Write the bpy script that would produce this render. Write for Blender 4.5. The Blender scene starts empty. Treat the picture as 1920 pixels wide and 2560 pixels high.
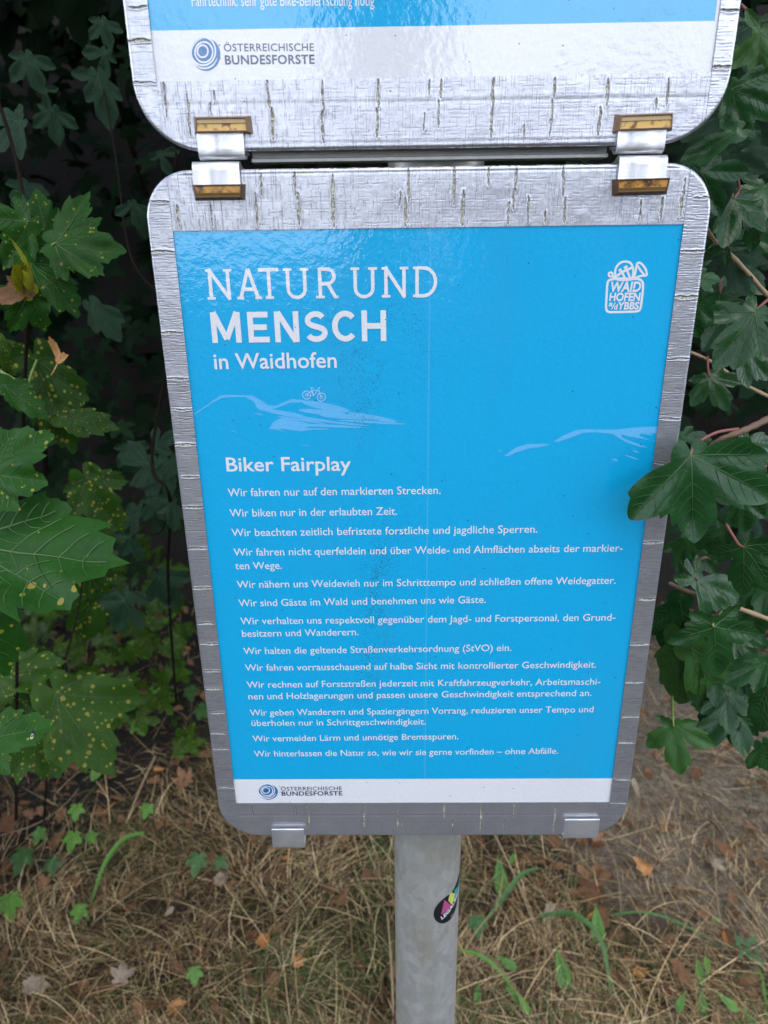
import bpy, math, random
import numpy as np
from mathutils import Vector, Matrix

# ------------------------------------------------------------------ camera, light, exposure
S = bpy.context.scene
COL = S.collection
F_PX = 1775.0                                   # focal length in photo pixels (photo 1920 x 2560)
CAM = np.array([-0.02024309, -0.44496179, 1.44268806])
ROT = np.array([[0.99987337, -0.00809079, -0.01370354],
                [0.00989806, -0.35809506, 0.93363267],
                [-0.012461, -0.93365008, -0.35796963]])   # camera (right, down, forward) -> world
cam_d = bpy.data.cameras.new('camera')
cam_d.sensor_fit = 'VERTICAL'; cam_d.sensor_height = 36.0
cam_d.lens = F_PX / 2560 * 36.0
cam_d.clip_start = 0.02; cam_d.clip_end = 500
cam_d.dof.use_dof = True
cam_d.dof.focus_distance = 0.475
cam_d.dof.aperture_fstop = 11.0
cam = bpy.data.objects.new('camera', cam_d); COL.objects.link(cam)
m = Matrix.Identity(4)
for r in range(3):
    m[r][0] = ROT[r][0]; m[r][1] = -ROT[r][1]; m[r][2] = -ROT[r][2]; m[r][3] = CAM[r]
cam.matrix_world = m
S.camera = cam

SUN_EL, SUN_AZ = math.radians(66), math.radians(14)      # behind the camera, a little to the right
W = bpy.data.worlds.new('World'); S.world = W; W.use_nodes = True
wn = W.node_tree.nodes; wl = W.node_tree.links
bg = wn['Background']; bg.inputs['Strength'].default_value = 0.15
sky = wn.new('ShaderNodeTexSky'); sky.sky_type = 'NISHITA'; sky.sun_disc = False
sky.sun_elevation = SUN_EL; sky.sun_rotation = math.pi - SUN_AZ
sky.air_density = 1.0; sky.dust_density = 1.5; sky.ozone_density = 1.0
tcw = wn.new('ShaderNodeTexCoord')
cn = wn.new('ShaderNodeTexNoise'); cn.inputs['Scale'].default_value = 2.6; cn.inputs['Detail'].default_value = 5
wl.new(tcw.outputs['Generated'], cn.inputs['Vector'])
cr = wn.new('ShaderNodeValToRGB'); cr.color_ramp.elements[0].position = .26; cr.color_ramp.elements[1].position = .46
wl.new(cn.outputs['Fac'], cr.inputs[0])
sxw = wn.new('ShaderNodeSeparateXYZ'); wl.new(tcw.outputs['Generated'], sxw.inputs[0])
hz = wn.new('ShaderNodeMapRange'); hz.inputs['From Min'].default_value = .75; hz.inputs['From Max'].default_value = .25
hz.inputs['To Min'].default_value = .10; hz.inputs['To Max'].default_value = 1.0
wl.new(sxw.outputs['Z'], hz.inputs['Value'])
cm = wn.new('ShaderNodeMath'); cm.operation = 'MULTIPLY'; wl.new(cr.outputs[0], cm.inputs[0]); wl.new(hz.outputs[0], cm.inputs[1])
cmx = wn.new('ShaderNodeMix'); cmx.data_type = 'RGBA'; wl.new(cm.outputs[0], cmx.inputs[0]); wl.new(sky.outputs[0], cmx.inputs[6])
cmx.inputs[7].default_value = (16.0, 17.2, 20.0, 1)              # sunlit cloud bank low in the sky
wl.new(cmx.outputs[2], bg.inputs['Color'])
sun_d = bpy.data.lights.new('sun', 'SUN'); sun_d.energy = 0.5; sun_d.angle = math.radians(25)
sun_d.color = (1.0, 0.98, 0.95)
sun = bpy.data.objects.new('sun', sun_d); COL.objects.link(sun)
sv = Vector((math.sin(SUN_AZ) * math.cos(SUN_EL), -math.cos(SUN_AZ) * math.cos(SUN_EL), math.sin(SUN_EL)))
sun.rotation_euler = sv.to_track_quat('Z', 'Y').to_euler()
S.view_settings.view_transform = 'Standard'; S.view_settings.look = 'None'
S.view_settings.gamma = 1.0; S.view_settings.exposure = 0.40
S.cycles.max_bounces = 6; S.cycles.transparent_max_bounces = 6

rng = np.random.default_rng(7); random.seed(7)

# ------------------------------------------------------------------ measuring helpers (photo pixel -> real point on a plane)
def ray(px, py):
    return ROT @ np.array([(px - 960) / F_PX, (py - 1280) / F_PX, 1.0])
def P(px, py, y=0.0):
    d = ray(px, py); return CAM + (y - CAM[1]) / d[1] * d
def G(px, py):
    d = ray(px, py)
    p = CAM - CAM[2] / d[2] * d
    for _ in range(8):
        p = CAM + (ground_z(p[0], p[1]) - CAM[2]) / d[2] * d
    return p
def ground_z(x, y):
    """lie of the land: nearly flat by the post, a bank rising under the hedge"""
    s = np.clip((y - 1.9) / 1.6, 0, 1)
    return 0.02 * np.sin(3.1 * x + 1) * np.sin(2.3 * y) + 1.5 * s * s * (3 - 2 * s) + 0.06 * np.clip(y - 0.5, 0, 9) + 3.0 * np.clip((y - 3.0) / 2.0, 0, 1)

# ------------------------------------------------------------------ object helpers
def link(o, parent=None):
    COL.objects.link(o)
    if parent is not None: o.parent = parent
    return o
def thing(name, label, cat, loc=(0, 0, 0), group=None):
    o = bpy.data.objects.new(name, None); o.location = loc; o.empty_display_size = 0.02
    link(o); o['label'] = label; o['category'] = cat
    if group: o['group'] = group
    return o
def tag(o, label, cat, group=None):
    o['label'] = label; o['category'] = cat
    if group: o['group'] = group
    return o
def mesh(name, V, Fc, mats, parent=None, midx=None, smooth=True, attrs=None):
    me = bpy.data.meshes.new(name)
    V = np.asarray(V, float).reshape(-1, 3)
    if parent is not None:
        V = V - np.array(parent_loc(parent))
    me.from_pydata(V.tolist(), [], Fc if isinstance(Fc, list) else Fc.tolist())
    for mt in (mats if isinstance(mats, (list, tuple)) else [mats]): me.materials.append(mt)
    if midx is not None: me.polygons.foreach_set('material_index', np.asarray(midx, np.int32))
    if smooth: me.polygons.foreach_set('use_smooth', np.ones(len(me.polygons), bool))
    for k, a in (attrs or {}).items():
        a = np.asarray(a, float)
        if a.ndim == 2:
            at = me.attributes.new(k, 'FLOAT_VECTOR', 'POINT'); at.data.foreach_set('vector', a.ravel())
        else:
            at = me.attributes.new(k, 'FLOAT', 'POINT'); at.data.foreach_set('value', a)
    me.update()
    return link(bpy.data.objects.new(name, me), parent)
def parent_loc(p):
    v = Vector((0, 0, 0))
    while p is not None:
        v = v + p.location; p = p.parent
    return v
class MB:
    def __init__(s): s.v = []; s.f = []; s.mi = []; s.n = 0
    def add(s, V, Fc, mi=0):
        V = np.asarray(V, float).reshape(-1, 3); s.v.append(V)
        s.f += [[int(i) + s.n for i in q] for q in Fc]; s.mi += [mi] * len(Fc); s.n += len(V); return s
    def obj(s, name, mats, parent=None, smooth=True, attrs=None):
        return mesh(name, np.concatenate(s.v), s.f, mats, parent, s.mi, smooth, attrs)
def tube(pts, rad, n=8, cap=True):
    pts = np.asarray(pts, float); k = len(pts)
    rad = np.broadcast_to(np.asarray(rad, float), (k,))
    T = np.gradient(pts, axis=0); T /= np.linalg.norm(T, axis=1)[:, None] + 1e-12
    ref = np.array([0, 0, 1.0]) if abs(T[0][2]) < .9 else np.array([1.0, 0, 0])
    V = []
    for i in range(k):
        a = np.cross(T[i], ref); a /= np.linalg.norm(a) + 1e-12; b = np.cross(T[i], a)
        for j in range(n):
            t = 2 * math.pi * j / n; V.append(pts[i] + rad[i] * (math.cos(t) * a + math.sin(t) * b))
    Fc = [[i * n + j, i * n + (j + 1) % n, (i + 1) * n + (j + 1) % n, (i + 1) * n + j] for i in range(k - 1) for j in range(n)]
    if cap: Fc += [list(range(n))[::-1], [(k - 1) * n + j for j in range(n)]]
    return np.array(V), Fc
def spline(pts, n=8, closed=False):
    p = np.asarray(pts, float); k = len(p); out = []
    segs = k if closed else k - 1
    for i in range(segs):
        g = lambda j: p[j % k] if closed else p[min(max(j, 0), k - 1)]
        a, b, c, d = g(i - 1), g(i), g(i + 1), g(i + 2)
        for t in np.arange(n) / n:
            out.append(.5 * (2 * b + (c - a) * t + (2 * a - 5 * b + 4 * c - d) * t * t + (3 * b - a - 3 * c + d) * t ** 3))
    if not closed: out.append(p[-1])
    return np.array(out)

# ------------------------------------------------------------------ materials
def mat(name):
    mt = bpy.data.materials.new(name); mt.use_nodes = True
    nt = mt.node_tree; return mt, nt, nt.nodes['Principled BSDF']
def N(nt, kind, **kw):
    n = nt.nodes.new(kind)
    for k, v in kw.items():
        if k in n.inputs: n.inputs[k].default_value = v
        else: setattr(n, k, v)
    return n
def mixc(nt, fac, a, b):
    n = nt.nodes.new('ShaderNodeMix'); n.data_type = 'RGBA'
    for sock, v in ((n.inputs[0], fac), (n.inputs[6], a), (n.inputs[7], b)):
        if hasattr(v, 'is_output'): nt.links.new(v, sock)
        elif isinstance(v, (tuple, list)): sock.default_value = (*v[:3], 1)
        else: sock.default_value = v
    return n.outputs[2]
def math_(nt, op, a, b=0.0, c=None):
    n = nt.nodes.new('ShaderNodeMath'); n.operation = op
    for i, v in enumerate((a, b, c)):
        if v is None: continue
        if hasattr(v, 'is_output'): nt.links.new(v, n.inputs[i])
        else: n.inputs[i].default_value = v
    return n.outputs[0]
def ramp(nt, fac, p0, p1, c0=(0, 0, 0), c1=(1, 1, 1)):
    n = nt.nodes.new('ShaderNodeValToRGB'); e = n.color_ramp.elements
    e[0].position = p0; e[1].position = p1; e[0].color = (*c0, 1); e[1].color = (*c1, 1)
    nt.links.new(fac, n.inputs[0]); return n.outputs[0]
def objco(nt): return N(nt, 'ShaderNodeTexCoord').outputs['Object']
def noise(nt, co, scale, detail=2.0, rough=.5):
    n = N(nt, 'ShaderNodeTexNoise', Scale=scale, Detail=detail, Roughness=rough)
    if co is not None: nt.links.new(co, n.inputs['Vector'])
    return n.outputs['Fac']
def stretch(nt, co, sc):
    n = N(nt, 'ShaderNodeMapping'); n.inputs['Scale'].default_value = sc
    nt.links.new(co, n.inputs['Vector']); return n.outputs[0]
def bump(nt, h, strength, dist, bsdf, prev=None):
    n = N(nt, 'ShaderNodeBump', Strength=strength, Distance=dist); nt.links.new(h, n.inputs['Height'])
    if prev is not None: nt.links.new(prev, n.inputs['Normal'])
    nt.links.new(n.outputs[0], bsdf.inputs['Normal']); return n.outputs[0]

def print_mat(name, colour, grime=1.0):
    """laminated print: one gloss film over every ink"""
    mt, nt, b = mat(name); co = objco(nt)
    c = mixc(nt, ramp(nt, noise(nt, co, 700, 2), .35, .65), colour, tuple(x * .93 for x in colour))
    # light scratch line running down the sheet
    sx = N(nt, 'ShaderNodeSeparateXYZ'); nt.links.new(co, sx.inputs[0])
    d = math_(nt, 'ABSOLUTE', math_(nt, 'SUBTRACT', sx.outputs[0], 0.0024))
    c = mixc(nt, math_(nt, 'MULTIPLY', math_(nt, 'LESS_THAN', d, .0004), .06), c, (.75, .85, .95))
    # dirt specks, thickest in a streak left of the middle
    v = N(nt, 'ShaderNodeTexVoronoi', Scale=900.0, Randomness=1.0); nt.links.new(co, v.inputs['Vector'])
    streak = math_(nt, 'SUBTRACT', 1.0, math_(nt, 'DIVIDE', math_(nt, 'ABSOLUTE', math_(nt, 'ADD', sx.outputs[0], .035)), .085))
    streak = math_(nt, 'MAXIMUM', streak, .12)
    cl = ramp(nt, noise(nt, stretch(nt, co, (1, 1, .4)), 22, 5, .7), .36, .72)
    th = math_(nt, 'MULTIPLY', math_(nt, 'MULTIPLY', streak, cl), .62 * grime)
    sp = math_(nt, 'LESS_THAN', v.outputs['Distance'], th)
    c = mixc(nt, math_(nt, 'MULTIPLY', sp, .5), c, (.02, .05, .07))
    v2 = N(nt, 'ShaderNodeTexVoronoi', Scale=95.0); nt.links.new(co, v2.inputs['Vector'])
    c = mixc(nt, math_(nt, 'MULTIPLY', math_(nt, 'LESS_THAN', v2.outputs['Distance'], .045), .8), c, (.015, .02, .03))
    st = ramp(nt, noise(nt, stretch(nt, co, (1, 1, .35)), 14, 4), .5, .8)
    c = mixc(nt, math_(nt, 'MULTIPLY', st, .10 * grime), c, (.12, .12, .10))
    nt.links.new(c, b.inputs['Base Color'])
    b.inputs['Roughness'].default_value = .34; b.inputs['IOR'].default_value = 1.5
    b.inputs['Coat Weight'].default_value = 1.0; b.inputs['Coat Roughness'].default_value = .05; b.inputs['Coat IOR'].default_value = 1.65; b.inputs['Specular IOR Level'].default_value = .2
    h = math_(nt, 'ADD', noise(nt, co, 170, 3, .6), math_(nt, 'MULTIPLY', noise(nt, co, 26, 2), 1.3))
    bp = N(nt, 'ShaderNodeBump', Strength=.35, Distance=.0006); nt.links.new(h, bp.inputs['Height'])
    nt.links.new(bp.outputs[0], b.inputs['Coat Normal']); nt.links.new(bp.outputs[0], b.inputs['Normal'])
    return mt
BLUE = (.004, .388, .70); LBLUE = (.12, .47, .80); WHITE = (.74, .75, .76); INK = (.012, .035, .10)
M_blue = print_mat('printed_blue', BLUE)
M_white = print_mat('printed_white', WHITE, .45)
M_lblue = print_mat('printed_light_blue', LBLUE)
M_ink = print_mat('printed_dark_ink', INK, .3)
M_logo = print_mat('printed_logo_blue', (.015, .14, .36), .3)

def tape_mat():
    mt, nt, b = mat('silver_cloth_tape'); co = objco(nt)
    at = N(nt, 'ShaderNodeAttribute'); at.attribute_name = 'crack'
    base = mixc(nt, ramp(nt, noise(nt, co, 60, 4), .3, .75), (.61, .62, .665), (.53, .54, .58))
    base = mixc(nt, math_(nt, 'MULTIPLY', ramp(nt, noise(nt, co, 900, 2), .62, .72), .22), base, (.2, .2, .19))
    v = N(nt, 'ShaderNodeTexVoronoi', Scale=130.0); nt.links.new(co, v.inputs['Vector'])
    base = mixc(nt, math_(nt, 'MULTIPLY', math_(nt, 'LESS_THAN', v.outputs['Distance'], .05), .8), base, (.02, .02, .02))
    # torn slots show the cloth backing: pale threads over dark glue
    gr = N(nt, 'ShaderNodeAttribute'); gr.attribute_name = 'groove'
    base = mixc(nt, math_(nt, 'MULTIPLY', gr.outputs['Fac'], .70), base, (.16, .165, .19))  # groove shade and settled dirt painted into the colour
    thr = ramp(nt, noise(nt, co, 900, 1), .48, .56, (.22, .21, .15), (.58, .55, .42))
    rim = ramp(nt, at.outputs['Fac'], .62, .85)
    base = mixc(nt, ramp(nt, at.outputs['Fac'], .15, .45), base, mixc(nt, rim, (.13, .135, .13), thr))
    nt.links.new(base, b.inputs['Base Color'])
    met = math_(nt, 'MULTIPLY', math_(nt, 'SUBTRACT', 1.0, at.outputs['Fac']), .80)
    nt.links.new(met, b.inputs['Metallic'])
    b.inputs['Roughness'].default_value = .33
    bump(nt, noise(nt, co, 1500, 2), .25, .0002, b)
    return mt
M_tape = tape_mat()
def metal(name, col, rough, metallic=1.0, sc=400, amt=.25, stretchv=(1, 1, 1), bs=.15):
    mt, nt, b = mat(name); co = stretch(nt, objco(nt), stretchv)
    n = noise(nt, co, sc, 4)
    c = mixc(nt, n, tuple(x * (1 - amt) for x in col), tuple(min(1, x * (1 + amt)) for x in col))
    nt.links.new(c, b.inputs['Base Color']); b.inputs['Metallic'].default_value = metallic
    nt.links.new(math_(nt, 'ADD', math_(nt, 'MULTIPLY', n, .25), rough - .12), b.inputs['Roughness'])
    bump(nt, n, bs, .0003, b); return mt
M_alu = metal('brushed_aluminium', (.80, .80, .81), .42, .85, 300, .10, (.6, 3, 6), .2)
def galv():
    mt, nt, b = mat('galvanised_steel'); co = objco(nt)
    v = N(nt, 'ShaderNodeTexVoronoi', Scale=130.0); nt.links.new(stretch(nt, co, (1, 1, .8)), v.inputs['Vector'])
    s = N(nt, 'ShaderNodeSeparateColor'); nt.links.new(v.outputs['Color'], s.inputs[0])
    c = mixc(nt, s.outputs[0], (.50, .51, .49), (.64, .65, .62))
    c = mixc(nt, ramp(nt, noise(nt, stretch(nt, co, (1, 1, .4)), 26, 5, .65), .42, .72), c, (.44, .41, .32))
    v2 = N(nt, 'ShaderNodeTexVoronoi', Scale=190.0); nt.links.new(co, v2.inputs['Vector'])
    c = mixc(nt, math_(nt, 'MULTIPLY', math_(nt, 'LESS_THAN', v2.outputs['Distance'], .13), .55), c, (.62, .63, .62))
    nt.links.new(c, b.inputs['Base Color']); b.inputs['Metallic'].default_value = .6
    b.inputs['Roughness'].default_value = .42
    bump(nt, noise(nt, co, 220, 3), .15, .0004, b); return mt
M_galv = galv()
def amber(name, dark):
    mt, nt, b = mat(name); co = objco(nt)
    n = noise(nt, co, 190, 4, .6)
    light, brown = ((.68, .43, .12), (.16, .06, .012)) if not dark else ((.52, .25, .03), (.05, .018, .006))
    c = mixc(nt, ramp(nt, n, .40, .62), light, brown) if dark else mixc(nt, ramp(nt, n, .52, .62), light, brown)
    nt.links.new(c, b.inputs['Base Color']); b.inputs['Roughness'].default_value = .28
    return mt
M_amber = amber('amber_plastic_inner', False); M_amber_d = amber('rust_stained_amber_plastic', True)
def plain(name, col, rough=.5, **kw):
    mt, nt, b = mat(name); co = objco(nt)
    c = mixc(nt, noise(nt, co, kw.get('sc', 60), 3), tuple(x * .8 for x in col), tuple(min(1, x * 1.2) for x in col))
    nt.links.new(c, b.inputs['Base Color']); b.inputs['Roughness'].default_value = rough
    if 'spec' in kw: b.inputs['Specular IOR Level'].default_value = kw['spec']
    if 'trans' in kw: b.inputs['Transmission Weight'].default_value = kw['trans']
    return mt
M_amber_rim = plain('amber_plastic_rim', (.21, .105, .03), .25, trans=.25)
M_amber_pale = plain('amber_plastic_ledge', (.36, .25, .11), .3, sc=150); M_amber_olive = plain('olive_plastic_ledge', (.17, .10, .025), .3, sc=150)
M_amber_rim_d = plain('brown_plastic_rim', (.10, .045, .012), .25, trans=.2)
M_blackvinyl = plain('black_vinyl', (.012, .013, .015), .35)
M_mag = plain('magenta_print', (.36, .07, .19), .4); M_yel = plain('yellow_print', (.52, .52, .12), .4)
M_teal = plain('teal_print', (.02, .36, .33), .4); M_wprint = plain('white_print', (.7, .7, .7), .4)
M_bark = plain('twig_bark', (.14, .085, .05), .7, sc=200)
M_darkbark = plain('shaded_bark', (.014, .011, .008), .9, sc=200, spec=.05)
M_redstem = plain('reddish_leaf_stalk', (.22, .07, .06), .5, sc=200)
M_greenstem = plain('green_stalk', (.16, .22, .05), .5, sc=200)
M_straw = plain('straw_stem', (.34, .25, .14), .7, sc=200)

def leaf_mat(name, a, b_, spots=0.0, rough=.42, vein=None, edge=None, spec=.5):
    mt, nt, b = mat(name)
    at = N(nt, 'ShaderNodeAttribute'); at.attribute_name = 'lp'; co = at.outputs['Vector']
    ti = N(nt, 'ShaderNodeAttribute'); ti.attribute_name = 'tint'
    c = mixc(nt, ti.outputs['Fac'], a, b_)
    n = noise(nt, co, 3.5, 4)
    c = mixc(nt, math_(nt, 'MULTIPLY', ramp(nt, n, .35, .7), .5), c, tuple(x * .6 for x in a))
    n2 = noise(nt, co, 28, 3, .6)
    c = mixc(nt, math_(nt, 'MULTIPLY', ramp(nt, n2, .45, .75), .35), c, tuple(min(1, x * 1.35) for x in b_))
    if spots:
        v = N(nt, 'ShaderNodeTexVoronoi', Scale=14.0 if spots < 1 else 21.0); nt.links.new(co, v.inputs['Vector'])
        sc = N(nt, 'ShaderNodeSeparateColor'); nt.links.new(v.outputs['Color'], sc.inputs[0])
        rad = math_(nt, 'MULTIPLY', math_(nt, 'POWER', sc.outputs[0], 3.0), .46 * spots)
        dd = math_(nt, 'ADD', v.outputs['Distance'], math_(nt, 'MULTIPLY', math_(nt, 'SUBTRACT', n2, .5), .30))
        c = mixc(nt, math_(nt, 'MULTIPLY', math_(nt, 'LESS_THAN', dd, rad), .75), c, (.26, .27, .025))
        c = mixc(nt, math_(nt, 'LESS_THAN', dd, math_(nt, 'MULTIPLY', rad, .5)), c, (.27, .15, .07))
    nt.links.new(c, b.inputs['Base Color']); b.inputs['Roughness'].default_value = rough
    b.inputs['Specular IOR Level'].default_value = spec
    nb = N(nt, 'ShaderNodeBump', Strength=.35, Distance=.0006)
    nt.links.new(math_(nt, 'ADD', noise(nt, co, 16, 3), math_(nt, 'MULTIPLY', n2, .5)), nb.inputs['Height']); nt.links.new(nb.outputs[0], b.inputs['Normal'])
    tr = N(nt, 'ShaderNodeBsdfTranslucent'); nt.links.new(c, tr.inputs['Color'])
    mx = N(nt, 'ShaderNodeMixShader'); mx.inputs[0].default_value = .10
    out = nt.nodes['Material Output']
    nt.links.new(b.outputs[0], mx.inputs[1]); nt.links.new(tr.outputs[0], mx.inputs[2]); nt.links.new(mx.outputs[0], out.inputs['Surface'])
    return mt
M_syc = leaf_mat('sycamore_leaf', (.010, .060, .006), (.022, .082, .008), .75, spec=.14)
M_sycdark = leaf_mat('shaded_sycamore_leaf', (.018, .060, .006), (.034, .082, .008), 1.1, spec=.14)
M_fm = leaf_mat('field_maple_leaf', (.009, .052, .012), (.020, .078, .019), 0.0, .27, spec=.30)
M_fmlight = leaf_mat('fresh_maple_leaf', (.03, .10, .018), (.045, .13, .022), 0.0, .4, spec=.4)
M_vein = plain('leaf_vein', (.055, .12, .03), .5, sc=100)
M_veindark = plain('dark_leaf_vein', (.035, .075, .02), .5, sc=100)
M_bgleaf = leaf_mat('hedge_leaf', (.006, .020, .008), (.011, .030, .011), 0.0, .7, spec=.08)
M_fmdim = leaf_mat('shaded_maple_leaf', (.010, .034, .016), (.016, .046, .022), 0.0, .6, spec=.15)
M_yleaf = leaf_mat('yellowing_leaf', (.42, .38, .02), (.30, .33, .02), .5)
M_brown = leaf_mat('withered_leaf', (.12, .055, .026), (.30, .165, .085), 0.0, .75, spec=.2)
M_orange = leaf_mat('orange_dead_leaf', (.50, .19, .04), (.55, .28, .09), 0.0, .6)
M_grey = leaf_mat('pale_grey_dead_leaf', (.32, .25, .17), (.42, .34, .25), 0.0, .8)
M_weed = leaf_mat('weed_leaf', (.065, .19, .016), (.11, .27, .025), 0.0, .45)
M_weeddark = leaf_mat('dark_weed_leaf', (.025, .095, .014), (.045, .14, .02), 0.0, .45)

# ------------------------------------------------------------------ ground
def ground_mat():
    mt, nt, b = mat('soil_humus_shade'); co = objco(nt)
    c = mixc(nt, ramp(nt, noise(nt, co, 5, 6), .35, .65), (.018, .012, .005), (.065, .042, .018))
    c = mixc(nt, ramp(nt, noise(nt, co, 40, 5, .65), .50, .70), c, (.11, .074, .038))
    c = mixc(nt, ramp(nt, noise(nt, co, 11, 4), .50, .66), c, (.045, .060, .008))
    c = mixc(nt, ramp(nt, noise(nt, co, 120, 3, .6), .56, .68), c, (.02, .015, .009))
    # bare gravelly soil to the right of the post, humus under the hedge, painted dark at left as shade
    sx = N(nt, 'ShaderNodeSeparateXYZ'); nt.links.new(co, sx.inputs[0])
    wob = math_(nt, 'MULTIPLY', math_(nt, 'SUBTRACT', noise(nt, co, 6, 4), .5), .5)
    r2 = math_(nt, 'ADD', math_(nt, 'POWER', math_(nt, 'DIVIDE', math_(nt, 'SUBTRACT', sx.outputs[0], .78), .55), 2.0),
               math_(nt, 'POWER', math_(nt, 'DIVIDE', math_(nt, 'SUBTRACT', sx.outputs[1], 1.25), .75), 2.0))
    bare = ramp(nt, math_(nt, 'ADD', r2, wob), .5, 1.0, (1, 1, 1), (0, 0, 0))
    sand = mixc(nt, ramp(nt, noise(nt, co, 70, 5, .7), .35, .65), (.19, .15, .105), (.40, .33, .24))
    c = mixc(nt, math_(nt, 'MULTIPLY', bare, .85), c, sand)
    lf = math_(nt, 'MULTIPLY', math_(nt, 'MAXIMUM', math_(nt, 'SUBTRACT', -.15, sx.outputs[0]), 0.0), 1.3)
    hum_shade = ramp(nt, math_(nt, 'MULTIPLY', math_(nt, 'ADD', math_(nt, 'ADD', sx.outputs[1], wob), lf), .4), .62, .82)
    c = mixc(nt, hum_shade, c, (.014, .011, .007))
    nt.links.new(c, b.inputs['Base Color']); b.inputs['Roughness'].default_value = .95
    p = bump(nt, noise(nt, co, 60, 6, .65), .9, .02, b)
    bump(nt, noise(nt, co, 260, 4), .8, .005, b, p)
    return mt
gx = np.concatenate([np.linspace(-60, -2.2, 14)[:-1], np.linspace(-2.2, 2.2, 90), np.linspace(2.2, 60, 14)[1:]])
gy = np.concatenate([np.linspace(-60, -.6, 14)[:-1], np.linspace(-.6, 4.0, 90), np.linspace(4.0, 60, 14)[1:]])
X, Y = np.meshgrid(gx, gy); Z = ground_z(X, Y)
near = (abs(X) < 2.2) & (Y > -.6) & (Y < 4)
Z = Z + np.where(near, rng.normal(0, .006, Z.shape), 0)
nx, ny = len(gx), len(gy)
idx = np.arange(nx * ny).reshape(ny, nx)
Fq = np.stack([idx[:-1, :-1], idx[:-1, 1:], idx[1:, 1:], idx[1:, :-1]], -1).reshape(-1, 4)
g = mesh('ground', np.stack([X, Y, Z], -1).reshape(-1, 3), Fq, ground_mat()); g['kind'] = 'structure'

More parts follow.
